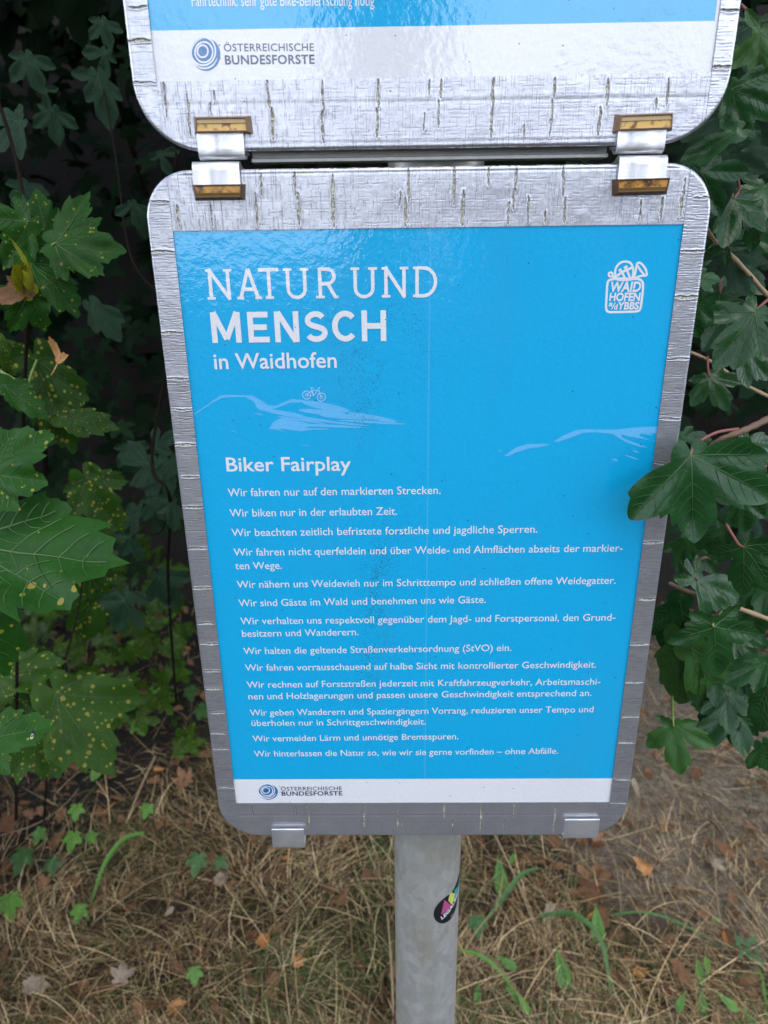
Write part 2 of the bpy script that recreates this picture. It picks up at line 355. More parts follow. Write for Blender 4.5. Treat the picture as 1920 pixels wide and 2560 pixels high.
# ------------------------------------------------------------------ cloth tape as a real relief
def n1(x, cell, seed):
    r = np.random.default_rng(seed); t = r.random(4096); q = np.asarray(x) / cell
    i = np.floor(q).astype(int); f = q - i; f = f * f * (3 - 2 * f)
    return t[i % 4096] * (1 - f) + t[(i + 1) % 4096] * f
def n2(x, y, cell, seed):
    r = np.random.default_rng(seed); t = r.random((256, 256)); qx, qy = x / cell, y / cell
    i, j = np.floor(qx).astype(int), np.floor(qy).astype(int); fx, fy = qx - i, qy - j
    fx = fx * fx * (3 - 2 * fx); fy = fy * fy * (3 - 2 * fy); i %= 256; j %= 256
    return (t[i, j] * (1 - fx) + t[(i + 1) % 256, j] * fx) * (1 - fy) + (t[i, (j + 1) % 256] * (1 - fx) + t[(i + 1) % 256, (j + 1) % 256] * fx) * fy
def tape(name, x0, x1, z0, z1, outline, cracks, vertical, seed, parent, relief=1.0, res=.42, creases=(), yoff=0.0, dense=1.0):
    """outline(x, z) = signed distance (mm) inside the rounded board; everything in mm, y towards the viewer is negative"""
    r = np.random.default_rng(seed)
    xs = np.linspace(x0, x1, max(4, int((x1 - x0) / res) + 1)); zs = np.linspace(z0, z1, max(4, int((z1 - z0) / res) + 1))
    X, Z = np.meshgrid(xs, zs)
    U, Vv = (Z, X) if vertical else (X, Z)             # u along the tape, v across it
    H = .22 * (n2(X + 500, Z, 16, seed) - .5) + .10 * (n2(X + 500, Z, 5, seed + 1) - .5) + .05 * (n2(X + 500, Z, 1.6, seed + 2) - .5)
    A = np.zeros_like(X); H0 = H.copy()
    ulo, uhi = U.min(), U.max(); vlo, vhi = Vv.min(), Vv.max()
    def groove(D, amp, sig):
        return amp * (-.17 * np.exp(-(D / sig) ** 2) + .075 * np.exp(-((abs(D) - 2.1 * sig) / (1.0 * sig)) ** 2))
    u = ulo
    while u < uhi:                                      # short tears across the tape
        u += r.uniform(.6, 1.7) / dense
        msk = abs(U - u) < 2.2
        wand = u + .45 * (n1(Vv[msk] + 99, 4, int(r.integers(1e6))) - .5)
        on = np.clip((n1(Vv[msk] + 99, r.uniform(2.5, 7), int(r.integers(1e6))) - r.uniform(.2, .62)) * 4, 0, 1.0)
        H[msk] += relief * groove(U[msk] - wand, on * r.uniform(.3, 1.0), .23)
    v = vlo
    while v < vhi:                                      # the crossing threads
        v += r.uniform(1.3, 2.6)
        msk = abs(Vv - v) < 2.2
        cellu = r.uniform(1.5, 4)
        wand = v + .5 * (n1(U[msk] + 2000, cellu, int(r.integers(1e6))) - .5)
        on = np.clip((n1(U[msk] + 2000, r.uniform(2, 8), int(r.integers(1e6))) - (.42 if not vertical else .72)) * 4, 0, 1)
        H[msk] += relief * groove(Vv[msk] - wand, on * r.uniform(.15, .5), .25)
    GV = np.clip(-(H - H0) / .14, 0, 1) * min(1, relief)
    for c, amp, w in creases:                           # long folds
        H += -amp * np.exp(-((Vv - c - .6 * (n1(U + 2000, 30, seed + 7) - .5)) / w) ** 2) + .5 * amp * np.exp(-((Vv - c - 2 * w) / w) ** 2)
    for (cu, va, vb, w) in cracks:                      # open tears
        va, vb = min(va, vb), max(va, vb); mid, hl = (va + vb) / 2, max((vb - va) / 2, .5)
        msk = (abs(U - cu) < 4) & (Vv > va - 1) & (Vv < vb + 1)
        if not msk.any(): continue
        t = (Vv[msk] - mid) / hl
        sd = int(r.integers(1e6))
        wand = cu + .7 * (n1(Vv[msk] + 99, 5, sd) - .5) + .35 * (n1(Vv[msk] + 99, 1.2, sd + 1) - .5)
        hw = 1.35 * w * np.sqrt(np.clip(1 - t * t, 0, 1)) * (.45 + .8 * n1(Vv[msk] + 99, 2.2, sd + 2))
        D = abs(U[msk] - wand)
        live = np.clip((1.15 - abs(t)) * 5, 0, 1)
        H[msk] += live * (.30 * np.exp(-((D - hw - .35) / .45) ** 2) - .45 * np.exp(-(D / (hw + .22)) ** 2))
        A[msk] = np.maximum(A[msk], np.clip((hw - D) / .5 + .55, 0, 1) * (hw > .12))
    sd = outline(X, Z)
    H -= 1.1 * np.clip(1 - sd / 1.6, 0, 1) ** 2         # rolls over the board's edge
    ok = sd > -.01
    # pull the outer ring onto the outline
    e = .2
    gx_ = (outline(X + e, Z) - outline(X - e, Z)) / (2 * e); gz_ = (outline(X, Z + e) - outline(X, Z - e)) / (2 * e)
    fringe = (~ok) & (sd > -1.2 * res)
    X = np.where(fringe, X - sd * gx_, X); Z = np.where(fringe, Z - sd * gz_, Z)
    ok = ok | fringe
    ny, nx = X.shape; idx = np.arange(nx * ny).reshape(ny, nx)
    q = np.stack([idx[:-1, :-1], idx[:-1, 1:], idx[1:, 1:], idx[1:, :-1]], -1).reshape(-1, 4)
    q = q[ok.ravel()[q].all(1)]
    use = np.unique(q); mp = -np.ones(nx * ny, int); mp[use] = np.arange(len(use))
    V = np.stack([X / 1000, -(H / 1000) - .0007 - yoff / 1000, Z / 1000], -1).reshape(-1, 3)[use]
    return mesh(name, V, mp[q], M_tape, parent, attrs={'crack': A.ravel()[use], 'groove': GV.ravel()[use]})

def rounded(xa, xb, za, zb, rb, rt):
    def f(x, z):
        cx, cz = (xa + xb) / 2, (za + zb) / 2
        rad = np.where(z < cz, rb, rt)
        qx = abs(x - cx) - (xb - xa) / 2 + rad; qz = abs(z - cz) - (zb - za) / 2 + rad
        return -(np.hypot(np.maximum(qx, 0), np.maximum(qz, 0)) + np.minimum(np.maximum(qx, qz), 0) - rad)
    return f
def outline_pts(xa, xb, za, zb, rb, rt, n=12):
    pts = []
    for cx, cz, r_, a0 in ((xb - rb, za + rb, rb, -90), (xb - rt, zb - rt, rt, 0), (xa + rt, zb - rt, rt, 90), (xa + rb, za + rb, rb, 180)):
        for k in range(n + 1):
            a = math.radians(a0 + 90 * k / n); pts.append((cx + r_ * math.cos(a), cz + r_ * math.sin(a)))
    return np.array(pts) / 1000
def board(xa, xb, za, zb, rb, rt, parent):
    """the panel itself, edge wrapped in tape, bevelled"""
    rings = []
    for inset, y in ((3.0, .0006), (1.0, .0008), (.3, .0014), (.1, .0022), (.1, .0048), (.6, .0056), (3, .0058)):
        p = outline_pts(xa + inset, xb - inset, za + inset, zb - inset, rb - inset * .6, rt - inset * .6)
        rings.append(np.stack([p[:, 0], np.full(len(p), y), p[:, 1]], -1))
    n = len(rings[0]); V = np.concatenate(rings)
    Fc = [[k * n + i, k * n + (i + 1) % n, (k + 1) * n + (i + 1) % n, (k + 1) * n + i][::-1] for k in range(len(rings) - 1) for i in range(n)]
    Fc += [list(range(n)), [(len(rings) - 1) * n + i for i in range(n)][::-1]]
    return mesh('board', V, Fc, M_tape, parent, attrs={'crack': np.zeros(len(V)), 'groove': np.zeros(len(V))})

# ------------------------------------------------------------------ printing
class Print:
    """flat printed artwork lying on the sheet, each stroke a hair above the last"""
    def __init__(s, y0=-.00010): s.mb = MB(); s.y = y0
    def poly(s, pts, mi=0):
        pts = np.asarray(pts, float); a = np.roll(pts, -1, 0)
        if (pts[:, 0] * a[:, 1] - a[:, 0] * pts[:, 1]).sum() < 0: pts = pts[::-1]
        s.y -= .000004
        s.mb.add(np.stack([pts[:, 0], np.full(len(pts), s.y), pts[:, 1]], -1), [list(range(len(pts)))], mi)
    def ribbon(s, pts, w, closed=False, mi=0, taper=False):
        p = np.asarray(pts, float); k = len(p)
        if closed: T = np.roll(p, -1, 0) - np.roll(p, 1, 0)
        else: T = np.gradient(p, axis=0)
        T /= np.linalg.norm(T, axis=1)[:, None] + 1e-12
        Nn = np.stack([-T[:, 1], T[:, 0]], -1)
        hw = np.full(k, w / 2)
        if taper: hw = hw * np.sqrt(np.clip(1 - np.linspace(-1, 1, k) ** 2, .0004, 1))
        A, B = p + Nn * hw[:, None], p - Nn * hw[:, None]
        s.y -= .000004
        V = np.concatenate([A, B]); V = np.stack([V[:, 0], np.full(2 * k, s.y), V[:, 1]], -1)
        r_ = range(k) if closed else range(k - 1)
        s.mb.add(V, [[k + i, k + (i + 1) % k, (i + 1) % k, i] for i in r_], mi)
    def disc(s, c, rx, rz, mi=0, n=48, rot=0):
        t = np.linspace(0, 2 * math.pi, n, False); x, z = rx * np.cos(t), rz * np.sin(t)
        s.poly(np.stack([c[0] + x * math.cos(rot) - z * math.sin(rot), c[1] + x * math.sin(rot) + z * math.cos(rot)], -1), mi)
    def text(s, body, left, right, cap, mi=0, weight=0.0, shear=0.0, spacing=1.0, ref='H'):
        """left, right = (x, z) ends of the baseline in metres, cap = capital height in metres"""
        def shape(t):
            cu = bpy.data.curves.new('t', 'FONT'); cu.body = t; cu.size = 1.0; cu.offset = weight; cu.shear = shear
            cu.space_character = spacing; cu.resolution_u = 3; cu.fill_mode = 'FRONT'
            o = bpy.data.objects.new('t', cu); COL.objects.link(o)
            dg = bpy.context.evaluated_depsgraph_get(); me = bpy.data.meshes.new_from_object(o.evaluated_get(dg))
            V = np.array([v.co[:] for v in me.vertices]).reshape(-1, 3); Fc = [list(q.vertices) for q in me.polygons]
            bpy.data.objects.remove(o); bpy.data.curves.remove(cu); bpy.data.meshes.remove(me); return V, Fc
        V, Fc = shape(body); hv = shape(ref)[0]
        ch = hv[:, 1].max() - max(hv[:, 1].min(), -.0)
        x = (V[:, 0] - V[:, 0].min()) / (V[:, 0].max() - V[:, 0].min())
        L, R = np.asarray(left, float), np.asarray(right, float); d = R - L; n_ = np.array([-d[1], d[0]]) / np.linalg.norm(d)
        q = L + x[:, None] * d + (V[:, 1] / ch * cap)[:, None] * n_
        s.y -= .000004
        # faces must look at the viewer (-y)
        s.mb.add(np.stack([q[:, 0], np.full(len(q), s.y), q[:, 1]], -1), Fc, mi)
    def obj(s, name, mats, parent): return s.mb.obj(name, mats, parent, smooth=False)
def pz(px, py): return P(px, py)[[0, 2]]
def crop(x0, y0, sc): return lambda x, y: pz(x0 + x * sc, y0 + y * sc)

def rings_logo(pr, mp, cx, cy, rx, ry):
    """disc with off-centre growth rings; mp maps crop pixels to the sheet"""
    def ell(x, y, a, b, rot=0, n=48):
        t = np.linspace(0, 2 * math.pi, n, False)
        return np.array([mp(x + a * math.cos(q) * math.cos(rot) - b * math.sin(q) * math.sin(rot), y + a * math.cos(q) * math.sin(rot) + b * math.sin(q) * math.cos(rot)) for q in t])
    pr.poly(ell(cx, cy, rx, ry), 0)
    w = np.linalg.norm(mp(0, 0) - mp(rx, 0)) * .105
    for fx, fy, k in ((-.24, -.20, .37), (-.15, -.14, .62), (-.20, -.20, .86)):
        pr.ribbon(ell(cx + fx * rx, cy + fy * ry, k * rx, k * ry), w, True, 1)
    a = ell(cx - .10 * rx, cy - .10 * ry, .93 * rx, .95 * ry)
    pr.ribbon(a[2:26], w, False, 1, True)

# ------------------------------------------------------------------ the two signs
LABEL_LOW = 'blue riding rules sign headed NATUR UND MENSCH, hanging below another sign'
LABEL_UP = 'bottom end of the glossy sign mounted above the NATUR UND MENSCH sign'
low = thing('information_sign', LABEL_LOW, 'sign', (0, 0, .990))
upp = thing('information_sign', LABEL_UP, 'sign', (0, 0, 1.4905))

def hcr(lst, y=0): return [(P(x, (a + b) / 2)[0] * 1000, P(x, a)[2] * 1000, P(x, b)[2] * 1000, w) for x, a, b, w in lst]
def vcr(lst, xa, xb, px): return [(P(px(yy), yy)[2] * 1000, xa + (0 if f0 is None else f0), xb, w) for yy, w, f0 in lst]

# lower sign
xa, xb, za, zb = -162.3, 163.2, 990.4, 1481.0
of = rounded(xa, xb, za, zb, 33, 27)
board(xa, xb, za, zb, 33, 27, low)
top_cr = hcr([(654, 431, 492, .4), (642, 480, 570, .45), (738, 428, 490, .5), (747, 480, 568, .55), (833, 434, 570, .7), (446, 509, 570, .45), (530, 503, 570, .3),
              (1022, 417, 509, .5), (1013, 492, 568, .6), (1135, 414, 515, .65), (1157, 474, 567, .7), (1220, 414, 468, .45), (1000, 478, 517, .3), (1289, 417, 480, .5),
              (1284, 469, 527, .5), (1271, 503, 564, .4), (1320, 489, 561, .4), (1363, 526, 561, .3), (1407, 414, 492, .6), (1411, 492, 561, .55), (1599, 498, 555, .4), (1653, 492, 552, .5), (1705, 445, 544, .6)])
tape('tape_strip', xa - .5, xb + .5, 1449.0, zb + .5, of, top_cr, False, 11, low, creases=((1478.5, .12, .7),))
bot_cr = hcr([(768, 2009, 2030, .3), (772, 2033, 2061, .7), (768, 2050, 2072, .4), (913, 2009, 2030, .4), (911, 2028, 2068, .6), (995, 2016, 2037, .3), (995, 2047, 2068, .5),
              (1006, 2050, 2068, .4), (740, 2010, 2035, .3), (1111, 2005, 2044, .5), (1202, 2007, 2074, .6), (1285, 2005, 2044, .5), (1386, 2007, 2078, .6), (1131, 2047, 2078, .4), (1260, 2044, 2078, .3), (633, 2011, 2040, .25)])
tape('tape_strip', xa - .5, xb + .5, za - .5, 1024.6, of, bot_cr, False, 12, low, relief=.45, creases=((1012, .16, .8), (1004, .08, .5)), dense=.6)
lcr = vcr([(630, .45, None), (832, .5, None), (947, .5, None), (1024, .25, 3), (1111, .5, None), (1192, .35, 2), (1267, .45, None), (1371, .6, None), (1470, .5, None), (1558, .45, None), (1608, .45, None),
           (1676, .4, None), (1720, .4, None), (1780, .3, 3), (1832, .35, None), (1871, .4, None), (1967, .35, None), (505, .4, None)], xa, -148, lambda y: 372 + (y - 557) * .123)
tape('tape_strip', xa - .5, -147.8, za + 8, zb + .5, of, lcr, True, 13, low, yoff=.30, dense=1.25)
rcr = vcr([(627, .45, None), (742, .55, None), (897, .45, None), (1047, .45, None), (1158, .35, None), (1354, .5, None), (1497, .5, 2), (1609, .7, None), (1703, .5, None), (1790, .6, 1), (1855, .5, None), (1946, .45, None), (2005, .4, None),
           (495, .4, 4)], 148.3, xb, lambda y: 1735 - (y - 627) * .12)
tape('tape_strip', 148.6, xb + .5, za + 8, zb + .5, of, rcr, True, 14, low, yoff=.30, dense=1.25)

def sheet(name, x0, x1, z0, z1, y, m_, parent): # the paper, a thin slab
    V = [(x, yy, z) for yy in (y, y + .0005) for x, z in ((x0, z0), (x1, z0), (x1, z1), (x0, z1))]
    return V, [[0, 1, 2, 3], [7, 6, 5, 4], [0, 4, 5, 1], [1, 5, 6, 2], [2, 6, 7, 3], [3, 7, 4, 0]]
def poster(parent, x0, x1, z0, zsplit, z1, xblue):
    mb = MB()
    V, Fc = sheet('', x0, x1, z0, zsplit, 0, None, None); mb.add(V, Fc, 1)
    V, Fc = sheet('', x0, xblue, zsplit, z1, 0, None, None); mb.add(V, Fc, 0)
    if xblue < x1:
        V, Fc = sheet('', xblue, x1, zsplit, z1, 0, None, None); mb.add(V, Fc, 1)
    return mb.obj('poster', [M_blue, M_white], parent, smooth=False)
po = poster(low, -.150, .1506, 1.022, 1.0478, 1.4510, .1506)

A = crop(440, 560, .44605)
pr = Print()
# NATUR UND: slab-serif capitals drawn as strokes in a unit box (x right, y up)
SER = {
 'N': [[(.16, 0), (.16, 1)], [(.84, 0), (.84, 1)], [(.13, 1), (.87, 0)]],
 'A': [[(.12, 0), (.5, 1)], [(.5, 1), (.88, 0)], [(.27, .33), (.73, .33)]],
 'T': [[(.5, 0), (.5, 1)], [(.02, .96), (.98, .96)]],
 'U': [[(.16, 1), (.16, .32)], [(.84, 1), (.84, .32)]],
 'R': [[(.2, 0), (.2, 1)], [(.55, .47), (.86, .05)]],
 'D': [[(.17, 0), (.17, 1)]],
}
SERIF = {'N': [(.16, 0, .32), (.12, 1, .24), (.84, 1, .32)], 'A': [(.12, 0, .28), (.88, 0, .28)], 'T': [(.5, 0, .38)],
         'U': [(.16, 1, .34), (.84, 1, .34)], 'R': [(.2, 0, .4), (.9, 0, .2)], 'D': [(.13, 0, .24), (.13, 1, .24)]}
def arc(cx, cy, rx, ry, a0, a1, n=20):
    return [(cx + rx * math.cos(math.radians(t)), cy + ry * math.sin(math.radians(t))) for t in np.linspace(a0, a1, n)]
CURV = {'U': [arc(.5, .32, .34, .28, 180, 360)], 'R': [[(.2, .955), (.5, .955)] + arc(.52, .72, .32, .235, 90, -90) + [(.2, .485)]],
        'D': [[(.17, .955), (.4, .955)] + arc(.42, .5, .48, .455, 90, -90) + [(.17, .045)]]}
cap_h = .01745; x_l, x_r, zb_ = -.1315, .0073, 1.4102
for ch, a, b in (('N', 178, 325), ('A', 343, 487), ('T', 470, 587), ('U', 612, 750), ('R', 787, 912), ('U', 985, 1128), ('N', 1155, 1302), ('D', 1327, 1467)):
    xa_, xb_ = [x_l + (t - 178) / (1467 - 178) * (x_r - x_l) for t in (a, b)]
    if ch == 'A': xa_, xb_ = xa_ + .0006, xb_ - .0006
    tr = lambda q: (xa_ + q[0] * (xb_ - xa_), zb_ + q[1] * cap_h)
    for st in SER[ch]: pr.ribbon([tr(q) for q in st], .0021)
    for st in CURV.get(ch, []): pr.ribbon([tr(q) for q in st], .0020)
    for (sx_, sy_, sw) in SERIF[ch]:
        zc = sy_ * (1 - .045) + (1 - sy_) * .045
        pr.ribbon([tr((sx_ - sw / 2, zc)), tr((sx_ + sw / 2, zc))], .0015)
BOLD = {'M': [[(.09, 0), (.09, 1)], [(.91, 0), (.91, 1)], [(.10, 1.0), (.5, .12)], [(.90, 1.0), (.5, .12)]],
 'E': [[(.12, 0), (.12, 1)], [(.12, .905), (.97, .905)], [(.12, .5), (.90, .5)], [(.12, .095), (1.0, .095)]],
 'N': [[(.11, 0), (.11, 1)], [(.89, 0), (.89, 1)], [(.14, .98), (.86, .02)]],
 'S': [arc(.48, .70, .36, .205, 28, 200, 16) + [(.17, .60), (.32, .535), (.62, .475), (.80, .42)] + arc(.49, .30, .39, .21, 15, -155, 18)],
 'C': [arc(.55, .5, .43, .41, 42, 318, 34)],
 'H': [[(.11, 0), (.11, 1)], [(.89, 0), (.89, 1)], [(.1, .5), (.9, .5)]]}
for ch, a, b in (('M', 207, 370), ('E', 412, 528), ('N', 560, 694), ('S', 730, 852), ('C', 878, 1012), ('H', 1043, 1178)):
    xa_, xb_ = [-.1311 + (t - 205) / (1177 - 205) * .1070 for t in (a, b)]
    for st in BOLD[ch]: pr.ribbon([(xa_ + q[0] * (xb_ - xa_), 1.3846 + q[1] * .0183) for q in st], .0034)
pr.text('in Waidhofen', (-.1313, 1.3687), (-.0549, 1.3688), .0095, weight=.012, ref='W')
pr.obj('headline', [M_white], po)

pr = Print()
pr.text('Biker Fairplay', (-.1299, 1.3017), (-.048, 1.3015), .0095, weight=.012, ref='B')
LINES = [('Wir fahren nur auf den markierten Strecken.', 570.5, 1240.8, 1101.5, 1234.6), ('Wir biken nur in der erlaubten Zeit.', 575.2, 1291.8, 992.6, 1286.7),
 ('Wir beachten zeitlich befristete forstliche und jagdliche Sperren.', 579.9, 1340.6, 1343.3, 1331.4),
 ('Wir fahren nicht querfeldein und über Weide- und Almflächen abseits der markier-', 585, 1389.4, 1555.9, 1378.5), ('ten Wege.', 589, 1423.1, 705, 1422),
 ('Wir nähern uns Weidevieh nur im Schritttempo und schließen offene Weidegatter.', 593.3, 1469.7, 1538.5, 1459.1),
 ('Wir sind Gäste im Wald und benehmen uns wie Gäste.', 597.6, 1516, 1214.1, 1506.9),
 ('Wir verhalten uns respektvoll gegenüber dem Jagd- und Forstpersonal, den Grund-', 602, 1560.9, 1537.4, 1550.9), ('besitzern und Wanderern.', 606, 1592, 896.4, 1587.6),
 ('Wir halten die geltende Straßenverkehrsordnung (StVO) ein.', 609.5, 1635.3, 1278.1, 1626.9),
 ('Wir fahren vorrausschauend auf halbe Sicht mit kontrollierter Geschwindigkeit.', 613.7, 1676.9, 1489.9, 1668.7),
 ('Wir rechnen auf Forststraßen jederzeit mit Kraftfahrzeugverkehr, Arbeitsmaschi-', 617.9, 1719.2, 1500, 1711.1),
 ('nen und Holzlagerungen und passen unsere Geschwindigkeit entsprechend an.', 621.7, 1748.2, 1478.4, 1739.6),
 ('Wir geben Wanderern und Spaziergängern Vorrang, reduzieren unser Tempo und', 625.6, 1788.8, 1483, 1780.2), ('überholen nur in Schrittgeschwindigkeit.', 629.4, 1814.7, 1064.3, 1810.8),
 ('Wir vermeiden Lärm und unnötige Bremsspuren.', 632.2, 1853.5, 1145.8, 1847.7),
 ('Wir hinterlassen die Natur so, wie wir sie gerne vorfinden – ohne Abfälle.', 636.1, 1891.2, 1395, 1883.9)]
for t, x0_, y0_, x1_, y1_ in LINES:
    pr.text(t, pz(x0_, y0_), pz(x1_, y1_), .0055, weight=.003, ref='W')
pr.obj('body_text', [M_white], po)

pr = Print()                                            # hills
def polyA(mp, pts): pr.poly([mp(*q) for q in pts])
def streak(mp, a, b, w, bow=0.0):
    a, b = np.array(a, float), np.array(b, float); n_ = np.array([-(b - a)[1], (b - a)[0]]) / np.linalg.norm(b - a)
    pts = [mp(*(a + (b - a) * t + n_ * bow * 4 * t * (1 - t))) for t in np.linspace(0, 1, 14)]
    pr.ribbon(pts, w * np.linalg.norm(mp(a[0], a[1]) - mp(a[0] + 1, a[1])), taper=True)
polyA(A, [(103, 1062), (180, 1010), (250, 960), (300, 957), (370, 960), (430, 960), (470, 985), (520, 1015), (560, 1018), (600, 1000), (650, 980), (700, 985), (740, 995), (700, 1000), (640, 1002), (600, 1018), (560, 1032), (530, 1042), (490, 1040), (455, 1030), (435, 995), (390, 970), (300, 970), (260, 975), (200, 1005), (140, 1045), (105, 1068)])
for a, b, w in (((455, 1035), (720, 1075), 20), ((520, 1055), (900, 1112), 15), ((680, 1042), (960, 1068), 28), ((700, 996), (975, 1050), 40), ((800, 1072), (1150, 1088), 28), ((900, 1098), (1295, 1122), 14),
                ((700, 1090), (1080, 1132), 13), ((640, 1122), (1050, 1140), 16), ((560, 1075), (850, 1122), 12), ((960, 1058), (1240, 1108), 26), ((650, 1146), (870, 1150), 8), ((440, 1062), (490, 1070), 8), ((310, 1158), (342, 1166), 6), ((705, 1240), (752, 1243), 4)):
    streak(A, a, b, w)
polyA(A, [(520, 1148), (545, 1110), (590, 1085), (640, 1092), (720, 1112), (800, 1132), (720, 1140), (780, 1150), (700, 1163), (610, 1150), (575, 1148), (622, 1168), (560, 1153)])
pr.obj('hill_drawing', [M_lblue], po); pr = Print()
Bc = crop(1180, 560, .3255)
polyA(Bc, [(625, 1672), (700, 1625), (790, 1585), (880, 1575), (1000, 1580), (1100, 1578), (1250, 1562), (1428, 1555), (1420, 1612), (1360, 1600), (1392, 1627), (1300, 1610), (1282, 1625), (1362, 1657), (1250, 1640), (1140, 1617), (1160, 1645), (1250, 1680), (1355, 1718), (1280, 1710), (1180, 1675), (1110, 1635), (1080, 1612), (950, 1600), (860, 1602), (760, 1640), (660, 1674)])
polyA(Bc, [(245, 1783), (330, 1720), (420, 1690), (520, 1688), (610, 1692), (530, 1712), (430, 1725), (340, 1755), (280, 1782)])
for a, b, w in (((195, 1740), (240, 1742), 8), ((1228, 1735), (1282, 1757), 14), ((1170, 1773), (1276, 1810), 12), ((1075, 1805), (1124, 1818), 16), ((1395, 1665), (1415, 1672), 10)): streak(Bc, a, b, w)
pr.obj('hill_drawing', [M_lblue], po)

M_bike = print_mat('printed_pale_blue', (.34, .62, .85))
pr = Print(-.00025)                                       # little bicycle on the ridge
wpx = np.linalg.norm(A(0, 0) - A(1, 0))
for cx, cy in ((733, 958), (815, 970)):
    for rr, lw in ((23, 3.2), (7, 2.2)):
        pr.ribbon([A(cx + rr * math.cos(t), cy + rr * math.sin(t)) for t in np.linspace(0, 2 * math.pi, 28, False)], lw * 1.5 * wpx, True)
    for t in range(6):
        pr.ribbon([A(cx + 7 * math.cos(t), cy + 7 * math.sin(t)), A(cx + 22 * math.cos(t), cy + 22 * math.sin(t))], 1.3 * wpx)
for ln in ([(733, 958), (758, 935), (795, 930)], [(733, 958), (772, 962), (793, 934)], [(772, 962), (760, 922)], [(751, 917), (773, 921)], [(815, 970), (802, 936), (797, 922)], [(797, 922), (808, 916), (806, 914)], [(758, 935), (772, 962)]):
    pr.ribbon([A(*q) for q in ln], 4.6 * wpx)
pr.obj('bicycle_drawing', [M_bike], po)

pr = Print()                                            # town emblem
Cc = crop(1480, 620, .1085); cw = np.linalg.norm(Cc(0, 0) - Cc(1, 0))
def stroke(pts, w, closed=False, sm=6):
    p = spline(pts, sm, closed) if sm else np.array(pts, float)
    pr.ribbon([Cc(*q) for q in p], w * cw, closed)
    if not closed:
        for q in (p[0], p[-1]): pr.disc(Cc(*q), w * cw / 2, w * cw / 2, n=14)
stroke([(470, 722), (385, 750), (352, 840), (341, 1000), (326, 1250), (325, 1400), (380, 1472), (560, 1476), (800, 1470), (1040, 1455), (1110, 1400), (1138, 1250), (1168, 1000), (1174, 830), (1140, 755), (1060, 715), (930, 720), (800, 738), (650, 735), (540, 715)], 52, True)
stroke([(548, 665), (532, 540), (575, 420), (660, 338), (780, 312), (880, 345), (938, 440), (948, 560), (930, 680)], 50)
stroke([(965, 680), (1000, 560), (1025, 400), (1065, 338), (1150, 372), (1235, 495), (1262, 600), (1238, 634), (1110, 645), (1000, 690)], 48)
stroke([(1045, 400), (1120, 520), (1205, 622)], 46)
stroke([(430 + 48 * math.cos(t), 610 + 48 * math.sin(t)) for t in np.linspace(0, 6.2832, 14, False)], 46, True)
stroke([(470, 650), (540, 700)], 60, sm=0)
stroke([(590, 630), (690, 560), (800, 505), (905, 460)], 58)
stroke([(640, 505), (690, 570)], 52, sm=0); stroke([(622, 520), (665, 488)], 40, sm=0)
stroke([(768, 440), (790, 520)], 56, sm=0); stroke([(745, 445), (800, 425)], 40, sm=0)
stroke([(700, 570), (755, 700)], 52, sm=0); stroke([(810, 520), (870, 690)], 52, sm=0)
stroke([(550, 700), (980, 705)], 52, sm=0)
pr.text('WAID', Cc(415, 1005), Cc(1117, 1000), 222 * cw, weight=.035, shear=.12)
pr.text('HOFEN', Cc(388, 1217), Cc(1102, 1215), 185 * cw, weight=.035, shear=.05)
pr.text('a', Cc(380, 1340), Cc(468, 1340), 120 * cw, weight=.03, shear=.1)
pr.text('d', Cc(498, 1415), Cc(585, 1415), 125 * cw, weight=.03, shear=.1)
stroke([(452, 1405), (528, 1265)], 22, sm=0)
pr.text('YBBS', Cc(582, 1412), Cc(1072, 1408), 168 * cw, weight=.035, shear=.08)
pr.obj('town_emblem', [M_white], po)

def footer(parent, mp, ex, t1, t2):
    pr = Print(); rings_logo(pr, mp, *ex); pr.obj('ring_emblem', [M_logo, M_white], parent)
    pr = Print(); pr.text('ÖSTERREICHISCHE', *t1, weight=.008, spacing=1.06); pr.text('BUNDESFORSTE', *t2, weight=.022, spacing=1.06)
    pr.obj('footer_text', [M_ink], parent)
Dc = crop(620, 1920, .16878)
footer(po, Dc, (301, 354, 141, 114), ((-.1114, 1.0366), (-.0629, 1.0370), .00365), ((-.1110, 1.0316), (-.0627, 1.0318), .0042))

# upper sign (its lower end)
xa, xb, za, zb = -161.0, 163.8, 1490.4, 1981.0
of = rounded(xa, xb, za, zb, 36, 28)
board(xa, xb, za, zb, 36, 28, upp)
ucr = hcr([(414, 202, 295, .45), (473, 231, 341, .45), (528, 255, 290, .3), (537, 226, 260, .4), (671, 200, 272, .65), (682, 268, 353, .75), (807, 200, 285, .45), (807, 275, 359, .5), (946, 194, 272, .6), (943, 268, 347, .55),
           (1073, 197, 240, .35), (1102, 197, 250, .4), (1096, 249, 324, .35), (1232, 194, 268, .6), (1229, 264, 347, .6), (1384, 194, 249, .5), (1377, 247, 347, .5), (1517, 194, 268, .65), (1498, 266, 341, .6), (1667, 194, 266, .5), (1640, 245, 272, .5), (1310, 310, 345, .3), (1060, 280, 330, .3)])
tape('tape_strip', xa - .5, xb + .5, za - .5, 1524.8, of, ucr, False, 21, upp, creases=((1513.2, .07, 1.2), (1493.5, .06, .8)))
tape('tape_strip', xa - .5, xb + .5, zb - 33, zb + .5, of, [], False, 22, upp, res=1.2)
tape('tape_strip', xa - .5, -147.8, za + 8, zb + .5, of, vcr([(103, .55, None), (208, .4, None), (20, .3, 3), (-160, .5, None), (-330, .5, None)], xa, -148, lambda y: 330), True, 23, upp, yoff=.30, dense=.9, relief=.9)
tape('tape_strip', 153.2, xb + .5, za + 8, zb + .5, of, vcr([(26, .4, None), (168, .5, None), (-150, .5, None), (-320, .4, None)], 153, xb, lambda y: 1815), True, 24, upp, yoff=.30, dense=.9, relief=.9)
